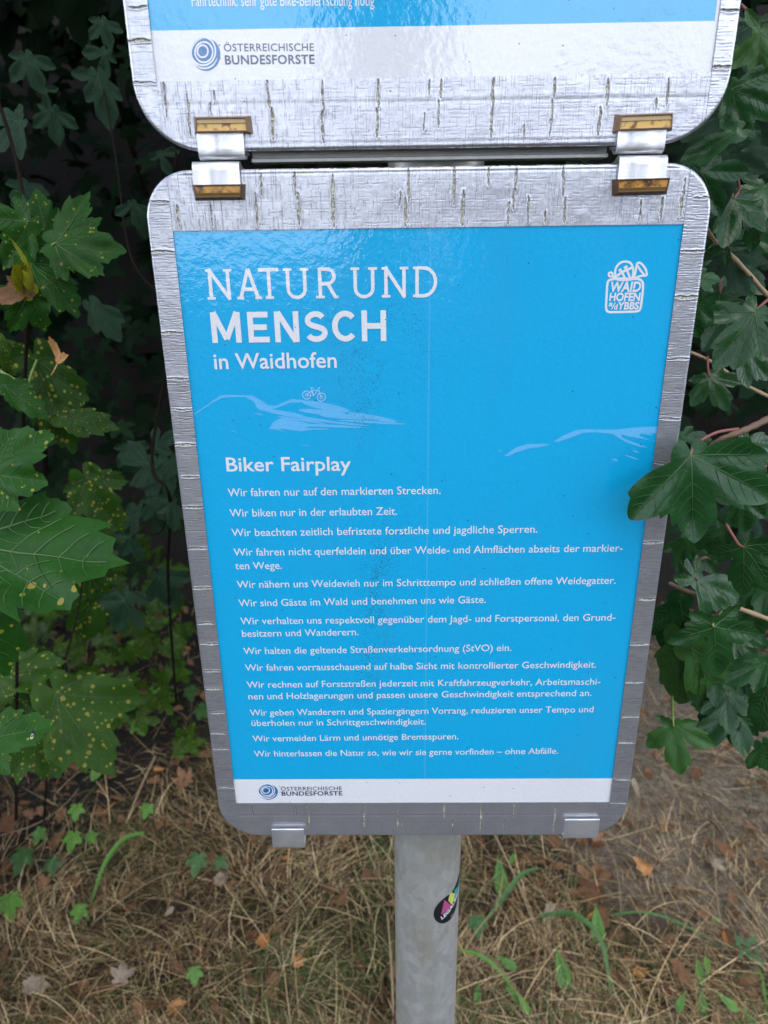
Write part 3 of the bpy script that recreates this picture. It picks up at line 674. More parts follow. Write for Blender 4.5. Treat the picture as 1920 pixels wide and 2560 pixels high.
pu = poster(upp, -.150, .156, 1.5225, 1.5485, 1.9495, .1515)
Ec = crop(330, 0, .23508)
footer(pu, Ec, (788, 580, 152, 174), ((-.1096, 1.5385), (-.0611, 1.5380), .0035), ((-.1095, 1.5325), (-.0610, 1.5321), .0042))
pr = Print(); pr.text('Fahrtechnik: sehr gute Bike-Beherrschung nötig', pz(480, 15.6), pz(935.8, 14.5), .0052, weight=.004, ref='F'); pr.obj('body_text', [M_white], pu)

# ------------------------------------------------------------------ clips
def strap(x0, x1, prof, th=.0013):
    """profile (y, z) swept along x"""
    p = spline(prof, 6); T = np.gradient(p, axis=0); T /= np.linalg.norm(T, axis=1)[:, None]
    Nn = np.stack([-T[:, 1], T[:, 0]], -1); a, b = p + Nn * th / 2, p - Nn * th / 2; k = len(p)
    loop = np.concatenate([a, b[::-1]]); n = len(loop)
    V = np.concatenate([np.stack([np.full(n, x), loop[:, 0], loop[:, 1]], -1) for x in (x0, x1)])
    Fc = [[i, (i + 1) % n, n + (i + 1) % n, n + i] for i in range(n)]
    Fc += [[i, i + 1, 2 * k - 2 - i, 2 * k - 1 - i][::-1] for i in range(k - 1)]
    Fc += [[n + i, n + i + 1, n + 2 * k - 2 - i, n + 2 * k - 1 - i] for i in range(k - 1)]
    mb = MB().add(V, Fc); return mb
def cap_mesh(corners_b, corners_f, yb, yf, inner, mats, parent, name='amber_cap'):
    """hollow plastic cap: wide foot on the board, narrower face, a recessed window in the face"""
    B = np.array([(x, yb, z) for x, z in corners_b]); Fr = np.array([(x, yf, z) for x, z in corners_f])
    c = Fr.mean(0)
    mid = B * .35 + Fr * .65; mid[:, 1] = yb * .25 + yf * .75
    Fr2 = c + (Fr - c) * np.array([.985, 1, .93]); Fr2[:, 1] = yf
    W0 = c + (Fr - c) * np.array([inner[0], 1, inner[1]]); W0[:, 1] = yf
    W1 = W0.copy(); W1[:, 1] = yf + .0006
    rings = [B, mid, Fr, Fr2, W0, W1]
    V = np.concatenate(rings); Fc = []; mi = []
    for k in range(5):
        for i in range(4):
            Fc.append([k * 4 + i, k * 4 + (i + 1) % 4, (k + 1) * 4 + (i + 1) % 4, (k + 1) * 4 + i]); mi.append(0)
    # window with a ledge line one third down
    a0, b0, c0, d0 = 20, 21, 22, 23
    k0 = (.60 if len(mats) and mats[1] is M_amber else .34)
    ml, mr = V[a0] * (1 - k0) + V[d0] * k0, V[b0] * (1 - k0) + V[c0] * k0
    V = np.concatenate([V, [ml, mr, ml + [0, -.0005, 0], mr + [0, -.0005, 0]]])
    if mats[1] is M_amber: Fc += [[a0, b0, 25, 24], [24, 25, 27, 26], [26, 27, c0, d0]]; mi += [1, 0, 2]
    else: Fc += [[a0, b0, 27, 26], [26, 27, 25, 24], [24, 25, c0, d0]]; mi += [2, 0, 1]
    o = mesh(name, V, Fc, mats, parent, mi, smooth=False)
    bv = o.modifiers.new('bevel', 'BEVEL'); bv.width = .0005; bv.segments = 2; bv.limit_method = 'ANGLE'; bv.angle_limit = math.radians(35)
    return o
def ledge(x0, x1, z0, z1, y, m_, parent, name='cap_rib'):
    return mesh(name, [(x0, y, z0), (x1, y, z0), (x1, y, z1), (x0, y, z1), (x0, y + .0006, z0 - .0002), (x1, y + .0006, z0 - .0002), (x1, y + .0006, z1 + .0002), (x0, y + .0006, z1 + .0002)],
                [[0, 1, 2, 3], [0, 4, 5, 1], [1, 5, 6, 2], [2, 6, 7, 3], [3, 7, 4, 0]], m_, parent, smooth=False)
def upper_clip(parent, x0, x1, cx0, cx1, zt, zb_, rot):
    c = strap(x0, x1, [(-.0030, zt - .003), (-.0031, 1.4945), (-.0032, 1.4905), (-.0024, 1.4876), (.0002, 1.4865), (.0036, 1.4874), (.0075, 1.4895), (.0125, 1.4900)]).obj('clip', [M_alu], parent)
    sl = rot
    k = [(cx0, zb_ - sl), (cx1, zb_ + sl), (cx1 - .0004, zt + sl), (cx0 + .0004, zt - sl)]
    f = [(cx0 + .0022, zb_ + .0004 - sl), (cx1 - .0022, zb_ + .0004 + sl), (cx1 - .0026, zt - .0012 + sl), (cx0 + .0026, zt - .0012 - sl)]
    q = cap_mesh(k, f, -.0007, -.0062, (.955, .80), [M_amber_rim, M_amber, M_amber_pale], c)
    return c
def lower_clip(parent, x0, x1, cx0, cx1, zt, zb_, rot):
    c = strap(x0, x1, [(-.0030, zb_ + .003), (-.0031, 1.4780), (-.0031, 1.4815), (-.0022, 1.4838), (.0003, 1.4845), (.0036, 1.4836), (.0075, 1.4822), (.0125, 1.4818)]).obj('clip', [M_alu], parent)
    sl = rot
    k = [(cx0 + .0012, zb_ - sl), (cx1 - .0010, zb_ + sl), (cx1, zt + sl), (cx0, zt - sl)]
    f = [(cx0 + .0030, zb_ + .0012 - sl), (cx1 - .0028, zb_ + .0012 + sl), (cx1 - .0018, zt - .0003 + sl), (cx0 + .0022, zt - .0003 - sl)]
    cap_mesh(k, f, -.0007, -.0060, (.955, .78), [M_amber_rim_d, M_amber_d, M_amber_olive], c)
    return c
upper_clip(upp, -.1278, -.1020, -.1296, -.0968, 1.5076, 1.4988, 0)
upper_clip(upp, .1052, .1315, .1026, .1356, 1.5058, 1.4969, .0003)
lower_clip(low, -.1322, -.1057, -.1341, -.1030, 1.4733, 1.4650, 0)
lower_clip(low, .1075, .1342, .1046, .1376, 1.4732, 1.4646, .0002)
for x0, x1, zt, zb_ in ((-.1208, -.0950, 1.0003, .9812), (.1142, .1418, 1.0098, .9906)):
    strap(x0, x1, [(-.0030, zt), (-.0031, zt - .006), (-.0031, zb_ + .002), (-.0022, zb_), (.0010, zb_ - .0003), (.0075, zb_ + .003), (.0125, zb_ + .003)]).obj('clip', [M_alu], low)

# ------------------------------------------------------------------ post with its rails and sticker
PX, PY, PR = .008, .050, .030
post = thing('sign_post', 'round galvanised steel post carrying both signs, small black sticker on its side', 'post', (PX, PY, -.2))
zz = np.concatenate([np.linspace(-.2, 2.02, 24)])
V, Fc = tube([(PX, PY, z) for z in zz], PR, 64); mesh('pole', V, Fc, M_galv, post)
t = np.linspace(0, math.pi / 2, 8)
mbc = MB(); V = []
n = 48
for a in t:
    for j in range(n): V.append((PX + (PR + .001) * math.cos(a) * math.cos(2 * math.pi * j / n), PY + (PR + .001) * math.cos(a) * math.sin(2 * math.pi * j / n), 2.015 + .014 * math.sin(a)))
Fc = [[i * n + j, i * n + (j + 1) % n, (i + 1) * n + (j + 1) % n, (i + 1) * n + j] for i in range(len(t) - 1) for j in range(n)]
mesh('pole_cap', V, Fc, M_galv, post)
def rail(z0, z1, x0, x1):
    """C-shaped aluminium rail behind the boards"""
    loop = [(.0078, z0), (.0078, z0 + .0022), (.0115, z0 + .0022), (.0115, z1 - .0022), (.0078, z1 - .0022), (.0078, z1), (.019, z1), (.019, z0)]
    n = len(loop); V = [(x, y, z) for x in (x0, x1) for y, z in loop]
    Fc = [[i, (i + 1) % n, n + (i + 1) % n, n + i] for i in range(n)] + [list(range(n))[::-1], [n + i for i in range(n)]]
    o = mesh('rail', V, Fc, M_rail, post, smooth=False)
    bv = o.modifiers.new('bevel', 'BEVEL'); bv.width = .0004; bv.segments = 2; return o
M_rail = metal('weathered_aluminium_rail', (.42, .42, .40), .45, .7, 200, .3, (1, 1, 1), .2)
rail(1.4850, 1.5150, -.1005, .1040); rail(.9965, 1.026, -.128, .146); rail(1.945, 1.975, -.128, .146)
def on_post(s, z, lift): # s = arc length in m from the front
    a = s / PR; return (PX + (PR + lift) * math.sin(a), PY - (PR + lift) * math.cos(a), z)
def patch(poly, lift, m_, nm, parent):
    """polygon in (arc mm, z mm) wrapped round the pole: fan of a subdivided outline"""
    p = np.array(poly, float); c = p.mean(0); out = []; k = 8
    dense = []
    for i in range(len(p)):
        for q in np.linspace(0, 1, 8, False): dense.append(p[i] * (1 - q) + p[(i + 1) % len(p)] * q)
    d = np.array(dense); n = len(d); V = [on_post(c[0] / 1000, c[1] / 1000, lift)]
    for r_ in range(1, k + 1):
        for q in c + (d - c) * r_ / k: V.append(on_post(q[0] / 1000, q[1] / 1000, lift))
    Fc = [[0, 1 + j, 1 + (j + 1) % n] for j in range(n)]
    Fc += [[1 + (r_ - 1) * n + j, 1 + r_ * n + j, 1 + r_ * n + (j + 1) % n, 1 + (r_ - 1) * n + (j + 1) % n] for r_ in range(1, k) for j in range(n)]
    return V, Fc
drop = []
for a in np.linspace(75, 345, 22): drop.append((19.5 + 15.0 * math.cos(math.radians(a)), 878.5 + 16.5 * math.sin(math.radians(a))))
drop += [(40, 888), (44, 898), (45.5, 905), (43, 906), (36, 904)]
V, Fc = patch(drop, .0002, None, None, None); stk = mesh('sticker', V, Fc, M_blackvinyl, post)
mb = MB()
for poly, mi, lf in (([(11.5, 875.5), (14.6, 892.3), (23.5, 878.5)], 0, .00035), ([(19, 888.5), (20.9, 896.5), (28, 890), (25.5, 881), (23.3, 880)], 1, .0003), ([(27, 894.6), (33.5, 893), (33, 886), (28, 883), (25.5, 881), (28, 890)], 2, .00032), ([(38, 899), (42, 896), (36, 886), (33, 886)], 2, .00034)):
    V, Fc = patch(poly, lf, None, None, None); mb.add(V, Fc, mi)
mb.obj('sticker_emblem', [M_mag, M_yel, M_teal], stk)
tp = Print(0); tp.text('LEGALRIDE', (0, 0), (1, 0), .155, weight=.03); V = np.concatenate(tp.mb.v)
s_ = V[:, 0]; ang = np.radians(-14 + 62 * s_)
sx_ = 12.4 + 27 * s_; zx = 869.0 + 17.0 * s_ ** 1.15
V2 = [on_post((a_ - 4.2 * 6.2 * b_ * .32) / 1000, (c_ + 4.2 * 6.2 * b_) / 1000, .0004) for a_, b_, c_ in zip(sx_, V[:, 2], zx)]
mesh('sticker_text', V2, tp.mb.f, M_wprint, stk, smooth=False)
tp = Print(0); tp.text('.at', (0, 0), (1, 0), .6, weight=.03); V = np.concatenate(tp.mb.v)
V2 = [on_post((22 + 4 * a_) / 1000, (865.3 + 2.0 * b_ + 1.2 * a_) / 1000, .0004) for a_, b_ in zip(V[:, 0], V[:, 2])]
mesh('sticker_text', V2, tp.mb.f, M_wprint, stk, smooth=False)

# ------------------------------------------------------------------ leaves
KINDS = {  # half-width of a lobe (rad), bluntness, shoulder lobes, teeth, base radius
    'maple': dict(w=.62, p=.74, e=1.25, sh=((.29, .80), (-.29, .80)), shw=.30, teeth=.0, nt=0, base=.20),
    'sycamore': dict(w=.62, p=.70, e=1.4, sh=((.25, .84), (-.25, .84), (.44, .62), (-.44, .62)), shw=.24, teeth=.05, nt=54, base=.24),
    'ivy': dict(w=1.0, p=.9, e=1.1, sh=(), shw=.3, teeth=0, nt=0, base=.34),
    'oval': dict(w=.42, p=.5, e=1.7, sh=(), shw=.3, teeth=.02, nt=50, base=.03),
}
def leaf_outline(lobes, kind, th, seed):
    K = KINDS[kind]; r = np.full(th.shape, K['base'])
    for a, L in lobes:
        subs = [(0, 1.0, K['w'])] + [(d, f, K['shw']) for d, f in K['sh']]
        for d, f, w in subs:
            dt = abs((th - a - d + math.pi) % (2 * math.pi) - math.pi) / w
            lob = L * f * (np.clip(1 - dt ** K['e'], 0, 1) ** K['p'] + (.07 * np.exp(-(dt * w / .05) ** 2) if kind == 'sycamore' else 0))
            r = np.maximum(r, lob)
    rs = np.random.default_rng(seed)
    if K['teeth']:
        ph = rs.uniform(0, 6); saw = ((th * K['nt'] / (2 * math.pi) + ph) % 1.0)
        r = r * (1 - K['teeth'] * saw * 1.6 * (.4 + 1.2 * n1(th * 10 + 50, 2.2, seed + 5)))
    r = r * (1 + .03 * (n1(th * 10 + 50, 3, seed) - .5) * 2)
    back = abs((th + 2 * math.pi) % (2 * math.pi) - math.pi)          # sinus at the stalk
    return r * (1 - .75 * np.exp(-(back / .25) ** 2))
def leaf_geo(lobes, kind, seed, nang=120, nrad=9, cup=.10, droop=.12, fold=.08, veins=True):
    """unit leaf: stalk joint at 0, main lobe along +y, upper side +z"""
    th = np.linspace(-math.pi, math.pi, nang, False); R = leaf_outline(lobes, kind, th, seed)
    rr = np.linspace(0, 1, nrad + 1)[1:] ** .85
    x = np.concatenate([[0], (rr[:, None] * (R * np.sin(th))[None]).ravel()]); y = np.concatenate([[0], (rr[:, None] * (R * np.cos(th))[None]).ravel()])
    rs = np.random.default_rng(seed); ph = rs.uniform(0, 6, 4)
    def surf(x, y):
        z = -cup * (x * x) - droop * y * abs(y) + (.016 + .018 * rs.random()) * np.sin(7 * x + ph[0]) * np.sin(6 * y + ph[1]) + .008 * np.sin(17 * x + ph[2]) * np.sin(15 * y + ph[3])
        for a, L in lobes:
            u = x * math.sin(a) + y * math.cos(a); v = abs(x * math.cos(a) - y * math.sin(a))
            z = z - fold * np.exp(-(v / .09) ** 2) * np.clip(u / L, 0, 1) * np.clip(3 * (1.1 - u / L), 0, 1)
        return z
    V = np.stack([x, y, surf(x, y)], -1)
    Fc = [[0, 1 + (j + 1) % nang, 1 + j] for j in range(nang)]
    Fc += [[1 + (k - 1) * nang + j, 1 + (k - 1) * nang + (j + 1) % nang, 1 + k * nang + (j + 1) % nang, 1 + k * nang + j] for k in range(1, nrad) for j in range(nang)]
    vv, vf = [], []
    if veins:
        def vein(p0, p1, w0, w1, n=10, bow=0):
            p0, p1 = np.array(p0), np.array(p1); t = np.linspace(0, 1, n)[:, None]; d = p1 - p0; nn = np.array([-d[1], d[0]]) / (np.linalg.norm(d) + 1e-9)
            c = p0 + d * t + nn * bow * np.sin(math.pi * t); w = (w0 + (w1 - w0) * t)
            b = sum(len(q) for q in vv); pts = np.concatenate([c - nn * w, c, c + nn * w])
            z = surf(pts[:, 0], pts[:, 1]); z = z + np.concatenate([np.full(n, .0022), np.full(n, .010), np.full(n, .0022)])
            vv.append(np.column_stack([pts, z]))
            for s in (0, n):
                vf.extend([[b + s + i, b + s + i + 1, b + s + n + i + 1, b + s + n + i] for i in range(n - 1)])
        for a, L in lobes:
            d = np.array([math.sin(a), math.cos(a)])
            vein((0, 0), d * L * .9, .0065, .0015, 14, rs.uniform(-.02, .02))
            for f in (.3, .45, .6, .74):
                for s in (-1, 1):
                    da = np.array([math.sin(a + s * .72), math.cos(a + s * .72)]); ln = L * .30 * (1.15 - f) * 1.25
                    vein(d * L * f, d * L * f + da * ln, .0024, .0008, 6, s * -.012)
    return V, Fc, (np.concatenate(vv) if vv else np.zeros((0, 3))), vf
def unit(v): v = np.asarray(v, float); return v / (np.linalg.norm(v) + 1e-12)
def frame_from(base, tip, tilt=0.0, up=.45, roll=0.0):
    yv = unit(tip - base)
    tocam = unit(CAM - (base + tip) / 2)
    n_ = unit(tocam + np.array([0, 0, up]) + tilt * unit(np.cross(yv, tocam)))
    z = unit(n_ - (n_ @ yv) * yv); x = np.cross(yv, z)
    return np.stack([x, yv, z])          # rows: local axes in world
def hero(parent, base, tips, y0, y1=None, kind='maple', mats=None, seed=0, tint=.5, stalk=None, name='leaf', label=None, tilt=0.0, cup=.12, droop=.14, fold=.08, up=.45, detail=1.0, smat=None):
    """one leaf: base and lobe tips measured in the photo, first tip = main lobe; y = depth of base and tip"""
    y1 = y0 if y1 is None else y1
    b3, t3 = P(*base, y0), P(*tips[0], y1); L0 = np.linalg.norm(t3 - b3) * (1.02 if y0 < 0 else 1.12)
    fr = frame_from(b3, t3, tilt, up); b2 = np.array(base, float); d0 = np.array(tips[0], float) - b2
    lobes = [(0.0, 1.0)]
    for q in tips[1:]:
        d = np.array(q, float) - b2; a = math.atan2(d0[0] * d[1] - d0[1] * d[0], d0 @ d)   # + = clockwise on the picture = towards local +x
        lobes.append((a, np.linalg.norm(d) / np.linalg.norm(d0)))
    V, Fc, vv, vf = leaf_geo(lobes, kind, seed, nang=int(132 * detail), nrad=max(4, int(9 * detail)), cup=cup, droop=droop, fold=fold)
    lp = np.concatenate([V, vv]) + np.array([seed * 3.17, seed * 1.31, 0]); lp[:, 2] = seed
    mb = MB(); W_ = lambda q: b3 + (q * L0) @ fr
    mb.add(W_(V), Fc, 0)
    if len(vv): mb.add(W_(vv), vf, 1)
    n_extra = 0
    if stalk is not None:
        pts = [b3 + .0004 * fr[2]] + [P(*q[:2], q[2]) for q in stalk]; pts = spline(pts, 6)
        TV, TF = tube(pts, np.linspace(.0008, .0011, len(pts)) * max(1, L0 / .07), 7); mb.add(TV, TF, 2); n_extra = len(TV)
        lp = np.concatenate([lp, np.zeros((n_extra, 3))])
    o = mb.obj(name, [mats or M_fm, M_vein if (mats in (M_syc, M_fm, None, M_fmlight)) else M_veindark, smat or M_redstem], parent, attrs={'lp': lp, 'tint': np.full(mb.n, tint)})
    if label: o['label'] = label
    return o
def twig(parent, pts, r0, r1, m_=None, name='twig'):
    p = spline([P(*q[:2], q[2]) for q in pts], 8)
    V, Fc = tube(p, np.linspace(r0, r1, len(p)) * (1 + .12 * np.sin(np.arange(len(p)) * 1.7)), 8); return mesh(name, V, Fc, m_ or M_bark, parent)

# --- right: field maple reaching round the sign
fm = thing('field_maple_bush', 'dark glossy field maple bush right of the signs, one leaf lying over the sign edge', 'bush', tuple(G(1900, 1700)))
twig(fm, [(1990, 1010, .03), (1915, 1050, .0), (1860, 1076, -.02), (1800, 1100, -.02), (1760, 1130, -.01)], .0024, .0016)
twig(fm, [(1430 + 330, 560, .12), (1790, 605, .12), (1840, 650, .12), (1920, 740, .14)], .0014, .0018, M_straw)
twig(fm, [(1674, 1458, .08), (1730, 1482, .06), (1817, 1512, .06), (1850, 1522, .07), (1940, 1555, .10)], .0015, .0022, M_straw)
twig(fm, [(1740, 1415, .08), (1755, 1395, .08), (1800, 1395, .09), (1900, 1390, .12)], .0012, .0016)
twig(fm, [(1700, 870, .20), (1780, 905, .22), (1860, 960, .24), (1960, 1010, .26)], .0013, .0018, M_straw)
twig(fm, [(1680, 1180, .15), (1700, 1110, .10), (1730, 1150, .10)], .001, .001, M_straw)
HR = [  # base, lobe tips, y base, y tip, tint, mat, extras
 dict(base=(1726, 1139), tips=[(1741, 1358), (1590, 1298), (1925, 1258), (1908, 1150)], y0=-.028, y1=-.040, tint=.25, stalk=[(1738, 1112, -.025), (1790, 1082, -.02), (1847, 1073, -.02)], droop=.10, cup=.16),
 dict(base=(1903, 81), tips=[(1897, 190), (1832, 148), (1868, 20), (1985, 60), (1980, 150)], y0=.06, tint=.9, mat=M_fmlight),
 dict(base=(1828, 223), tips=[(1868, 336), (1815, 300), (1930, 205), (1960, 290)], y0=.05, tint=.6, up=.9),
 dict(base=(1842, 330), tips=[(1712, 394), (1768, 380), (1800, 290), (1900, 330)], y0=.012, y1=.016, tint=.6, up=.8),
 dict(base=(1753, 431), tips=[(1803, 531), (1757, 545), (1856, 446), (1800, 390)], y0=.045, tint=.15),
 dict(base=(1820, 619), tips=[(1816, 662), (1773, 622), (1864, 624)], y0=.11, tint=.7, stalk=[(1818, 610, .11), (1800, 612, .12)]),
 dict(base=(1738, 692), tips=[(1799, 693), (1770, 664), (1775, 730)], y0=.03, tint=.9),
 dict(base=(1732, 745), tips=[(1746, 839), (1774, 800), (1720, 800)], y0=.03, tint=.75),
 dict(base=(1886, 781), tips=[(1800, 906), (1776, 772), (1842, 909), (1905, 890), (1975, 800), (1880, 730)], y0=.035, y1=.025, tint=.45, stalk=[(1890, 775, .04), (1930, 740, .07)]),
 dict(base=(1706, 1092), tips=[(1778, 1096), (1735, 1064), (1745, 1108)], y0=.04, tint=.3),
 dict(base=(1858, 1106), tips=[(1930, 1150), (1880, 1085), (1950, 1105)], y0=.03, tint=.3),
 dict(base=(1716, 1346), tips=[(1700, 1411), (1668, 1375), (1728, 1395)], y0=.05, tint=.4),
 dict(base=(1809, 1318), tips=[(1777, 1385), (1742, 1368), (1812, 1370), (1795, 1300)], y0=.05, tint=.95),
 dict(base=(1859, 1366), tips=[(1850, 1482), (1787, 1400), (1873, 1324), (1924, 1400), (1950, 1350), (1915, 1470)], y0=.02, tint=.4, stalk=[(1845, 1358, .02), (1815, 1310, .03)]),
 dict(base=(1743, 1450), tips=[(1820, 1515), (1702, 1402), (1681, 1440), (1762, 1535), (1760, 1400), (1872, 1496)], y0=.045, tint=.5, stalk=[(1738, 1440, .05), (1740, 1415, .07)], cup=.05),
 dict(base=(1785, 1566), tips=[(1802, 1690), (1702, 1594), (1838, 1530), (1878, 1606), (1740, 1530)], y0=.03, tint=.8, smat=M_greenstem, stalk=[(1783, 1560, .03), (1800, 1530, .06)]),
 dict(base=(1912, 1655), tips=[(1822, 1700), (1835, 1655), (1875, 1615), (1880, 1722), (1960, 1720)], y0=.04, tint=.7),
 dict(base=(1702, 1597), tips=[(1686, 1758), (1655, 1690), (1722, 1700)], y0=.085, tint=.5, mat=M_fmlight, up=.2),
 dict(base=(1724, 1617), tips=[(1808, 1737), (1770, 1735), (1815, 1690)], y0=.07, tint=.35, mat=M_fmlight, up=.2),
 dict(base=(1725, 1680), tips=[(1784, 1765), (1730, 1745), (1790, 1720)], y0=.09, tint=.9),
 dict(base=(1684, 1816), tips=[(1696, 1932), (1622, 1876), (1770, 1850), (1645, 1800), (1735, 1800)], y0=.035, y1=.02, tint=.35, mat=M_fmlight, smat=M_greenstem, stalk=[(1682, 1790, .04), (1680, 1740, .07)], up=.7),
 dict(base=(1853, 1796), tips=[(1832, 1862), (1806, 1810), (1880, 1840), (1895, 1800)], y0=.12, tint=.2),
 dict(base=(1918, 1716), tips=[(1893, 1828), (1886, 1790), (1940, 1800), (1905, 1700)], y0=.05, tint=.6),
 dict(base=(1700, 1500), tips=[(1660, 1620), (1640, 1560), (1715, 1600)], y0=.13, tint=.3),
 dict(base=(1890, 1500), tips=[(1900, 1600), (1850, 1560), (1950, 1560)], y0=.12, tint=.5),
 dict(base=(1850, 860), tips=[(1930, 940), (1870, 950), (1940, 880)], y0=.14, tint=.1),
 dict(base=(1900, 520), tips=[(1880, 620), (1850, 560), (1950, 590)], y0=.13, tint=.3),
 dict(base=(1880, 400), tips=[(1920, 480), (1870, 480), (1960, 420)], y0=.15, tint=.2),
 dict(base=(1850, 1240), tips=[(1870, 1330), (1830, 1310), (1910, 1300)], y0=.13, tint=.2),
 dict(base=(1905, 1860), tips=[(1930, 1930), (1890, 1920), (1950, 1880)], y0=.13, tint=.6),
]
for i, h in enumerate(HR):
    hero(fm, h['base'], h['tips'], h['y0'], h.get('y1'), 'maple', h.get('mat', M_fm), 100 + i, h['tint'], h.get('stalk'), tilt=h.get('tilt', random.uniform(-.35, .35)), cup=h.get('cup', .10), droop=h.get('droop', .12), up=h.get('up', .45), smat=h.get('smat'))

rf = np.random.default_rng(91)
for k, (x0, x1, y0, y1, d0, d1, n_) in enumerate(((1690, 1930, 1170, 1660, .09, .2, 16), (1770, 1940, 20, 560, .08, .22, 13), (1760, 1930, 560, 1000, .12, .28, 7), (1790, 1930, 1660, 1850, .08, .16, 5))):
    for i in range(n_):
        bx, by, d = rf.uniform(x0, x1), rf.uniform(y0, y1), rf.uniform(d0, d1); L_ = rf.uniform(75, 125); a = rf.normal(1.57, .6)
        tp_ = lambda da, f: (bx + L_ * f * math.cos(a + da), by + L_ * f * math.sin(a + da))
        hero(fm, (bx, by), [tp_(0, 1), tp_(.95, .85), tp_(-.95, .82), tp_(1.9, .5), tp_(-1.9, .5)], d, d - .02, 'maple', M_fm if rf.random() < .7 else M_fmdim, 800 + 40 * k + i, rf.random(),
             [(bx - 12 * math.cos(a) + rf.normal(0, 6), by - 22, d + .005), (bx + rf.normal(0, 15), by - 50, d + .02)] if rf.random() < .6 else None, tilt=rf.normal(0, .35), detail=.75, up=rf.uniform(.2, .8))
# --- left: sycamore saplings
sy = thing('sycamore_sapling', 'spotted sycamore sapling with a yellow withered leaf, upper left of the signs', 'sapling', tuple(G(40, 1750)))
HL = [
 dict(base=(137, 609), tips=[(289, 615), (200, 487), (246, 674), (160, 690), (235, 545)], y0=.16, tint=.5, stalk=[(128, 614, .16), (72, 648, .19)]),
 dict(base=(120, 612), tips=[(92, 484), (140, 520), (70, 555), (60, 620)], y0=.19, tint=.35),
 dict(base=(72, 555), tips=[(6, 660), (40, 495), (-40, 560), (60, 650)], y0=.17, tint=.5),
 dict(base=(75, 655), tips=[(194, 770), (150, 648), (189, 715), (120, 770)], y0=.17, tint=.4),
 dict(base=(74, 735), tips=[(27, 824), (110, 755), (98, 818), (-20, 760)], y0=.15, tint=.6),
 dict(base=(92, 900), tips=[(184, 1112), (60, 960), (212, 985), (130, 1010), (40, 900), (160, 880)], y0=.24, tint=.2, mat=M_sycdark),
 dict(base=(150, 1040), tips=[(272, 1060), (200, 1030), (215, 1085)], y0=.24, tint=.4, mat=M_sycdark),
 dict(base=(10, 962), tips=[(108, 1030), (75, 950), (50, 1020), (-40, 1000)], y0=.20, tint=.5),
 dict(base=(-10, 850), tips=[(35, 930), (60, 880), (-30, 930)], y0=.24, tint=.9, mat=M_sycdark),
]
for i, h in enumerate(HL):
    hero(sy, h['base'], h['tips'], h['y0'], h.get('y1'), 'sycamore', h.get('mat', M_syc), 200 + i, h['tint'], h.get('stalk'), tilt=random.uniform(-.3, .3), up=h.get('up', .5), smat=M_greenstem)
hero(sy, (74, 728), [(12, 664), (45, 662), (20, 700)], .14, .12, 'sycamore', M_yleaf, 231, .3, cup=-.9, droop=-.4, label='shrivelled yellow leaf curling up')
hero(sy, (78, 730), [(98, 700), (70, 690)], .14, .12, 'sycamore', M_yleaf, 232, .9, cup=-.9, droop=-.4, label='shrivelled yellow leaf curling up')
hero(sy, (70, 728), [(-8, 728), (10, 750), (30, 690)], .135, .12, 'sycamore', M_brown, 233, .3, cup=-.8, droop=.6, label='brown curled dead leaf')
hero(sy, (142, 905), [(158, 888), (150, 920), (135, 880)], .2, .19, 'sycamore', M_orange, 234, .9, cup=-.6, label='small dead leaf tip')
twig(sy, [(40, 2050, .30), (45, 1400, .27), (60, 1000, .22), (72, 650, .19), (40, 400, .22), (-40, 150, .26)], .002, .0015, M_darkbark, 'stem')
twig(sy, [(62, 990, .22), (80, 930, .23), (92, 900, .24)], .0015, .001, M_greenstem)
twig(sy, [(-40, 900, .25), (20, 940, .22), (62, 960, .22)], .002, .0014, M_greenstem)

sn = thing('sycamore_branch', 'large sycamore leaves with insect holes close to the camera at the left edge', 'branch', tuple(G(-60, 2100)))
HN = [
 dict(base=(-60, 1180), tips=[(98, 1092), (96, 1190), (20, 1085), (40, 1250)], y0=.03, tint=.6),
 dict(base=(-110, 1352), tips=[(250, 1390), (90, 1268), (170, 1475), (40, 1440)], y0=.02, y1=-.01, tint=.5, cup=.06, droop=.05),
 dict(base=(-70, 1430), tips=[(13, 1682), (46, 1510), (-60, 1640)], y0=.02, tint=.3),
 dict(base=(-50, 1850), tips=[(116, 1812), (38, 1778), (40, 1920), (-20, 1960)], y0=-.02, tint=.85, cup=.05),
]
for i, h in enumerate(HN):
    hero(sn, h['base'], h['tips'], h['y0'], h.get('y1'), 'sycamore', M_syc, 240 + i, h['tint'], h.get('stalk'), tilt=random.uniform(-.25, .25), up=.5, cup=h.get('cup', .1), droop=h.get('droop', .1), smat=M_greenstem)
twig(sn, [(-120, 2100, .05), (-110, 1860, .02), (-125, 1352, .03), (-100, 1180, .05)], .004, .003, M_bark, 'stem')
sm = thing('sycamore_seedling', 'low sycamore shoot with yellow-flecked leaves in the shade left of the sign', 'seedling', tuple(G(180, 2000)))
HM = [
 dict(base=(215, 1195), tips=[(300, 1330), (235, 1180), (310, 1200), (190, 1290), (170, 1230)], y0=.40, tint=.3),
 dict(base=(225, 1440), tips=[(210, 1600), (130, 1500), (255, 1540), (290, 1450)], y0=.45, tint=.05),
 dict(base=(-10, 1690), tips=[(128, 1650), (60, 1625), (105, 1700), (40, 1740)], y0=.30, tint=.6),
 dict(base=(30, 1720), tips=[(112, 1740), (60, 1690), (90, 1800)], y0=.32, tint=.5),
 dict(base=(140, 1735), tips=[(272, 1915), (218, 1690), (335, 1755), (170, 1900), (120, 1830)], y0=.28, y1=.25, tint=.7),
 dict(base=(60, 1830), tips=[(150, 1935), (60, 1930), (140, 1850)], y0=.30, tint=.5),
]
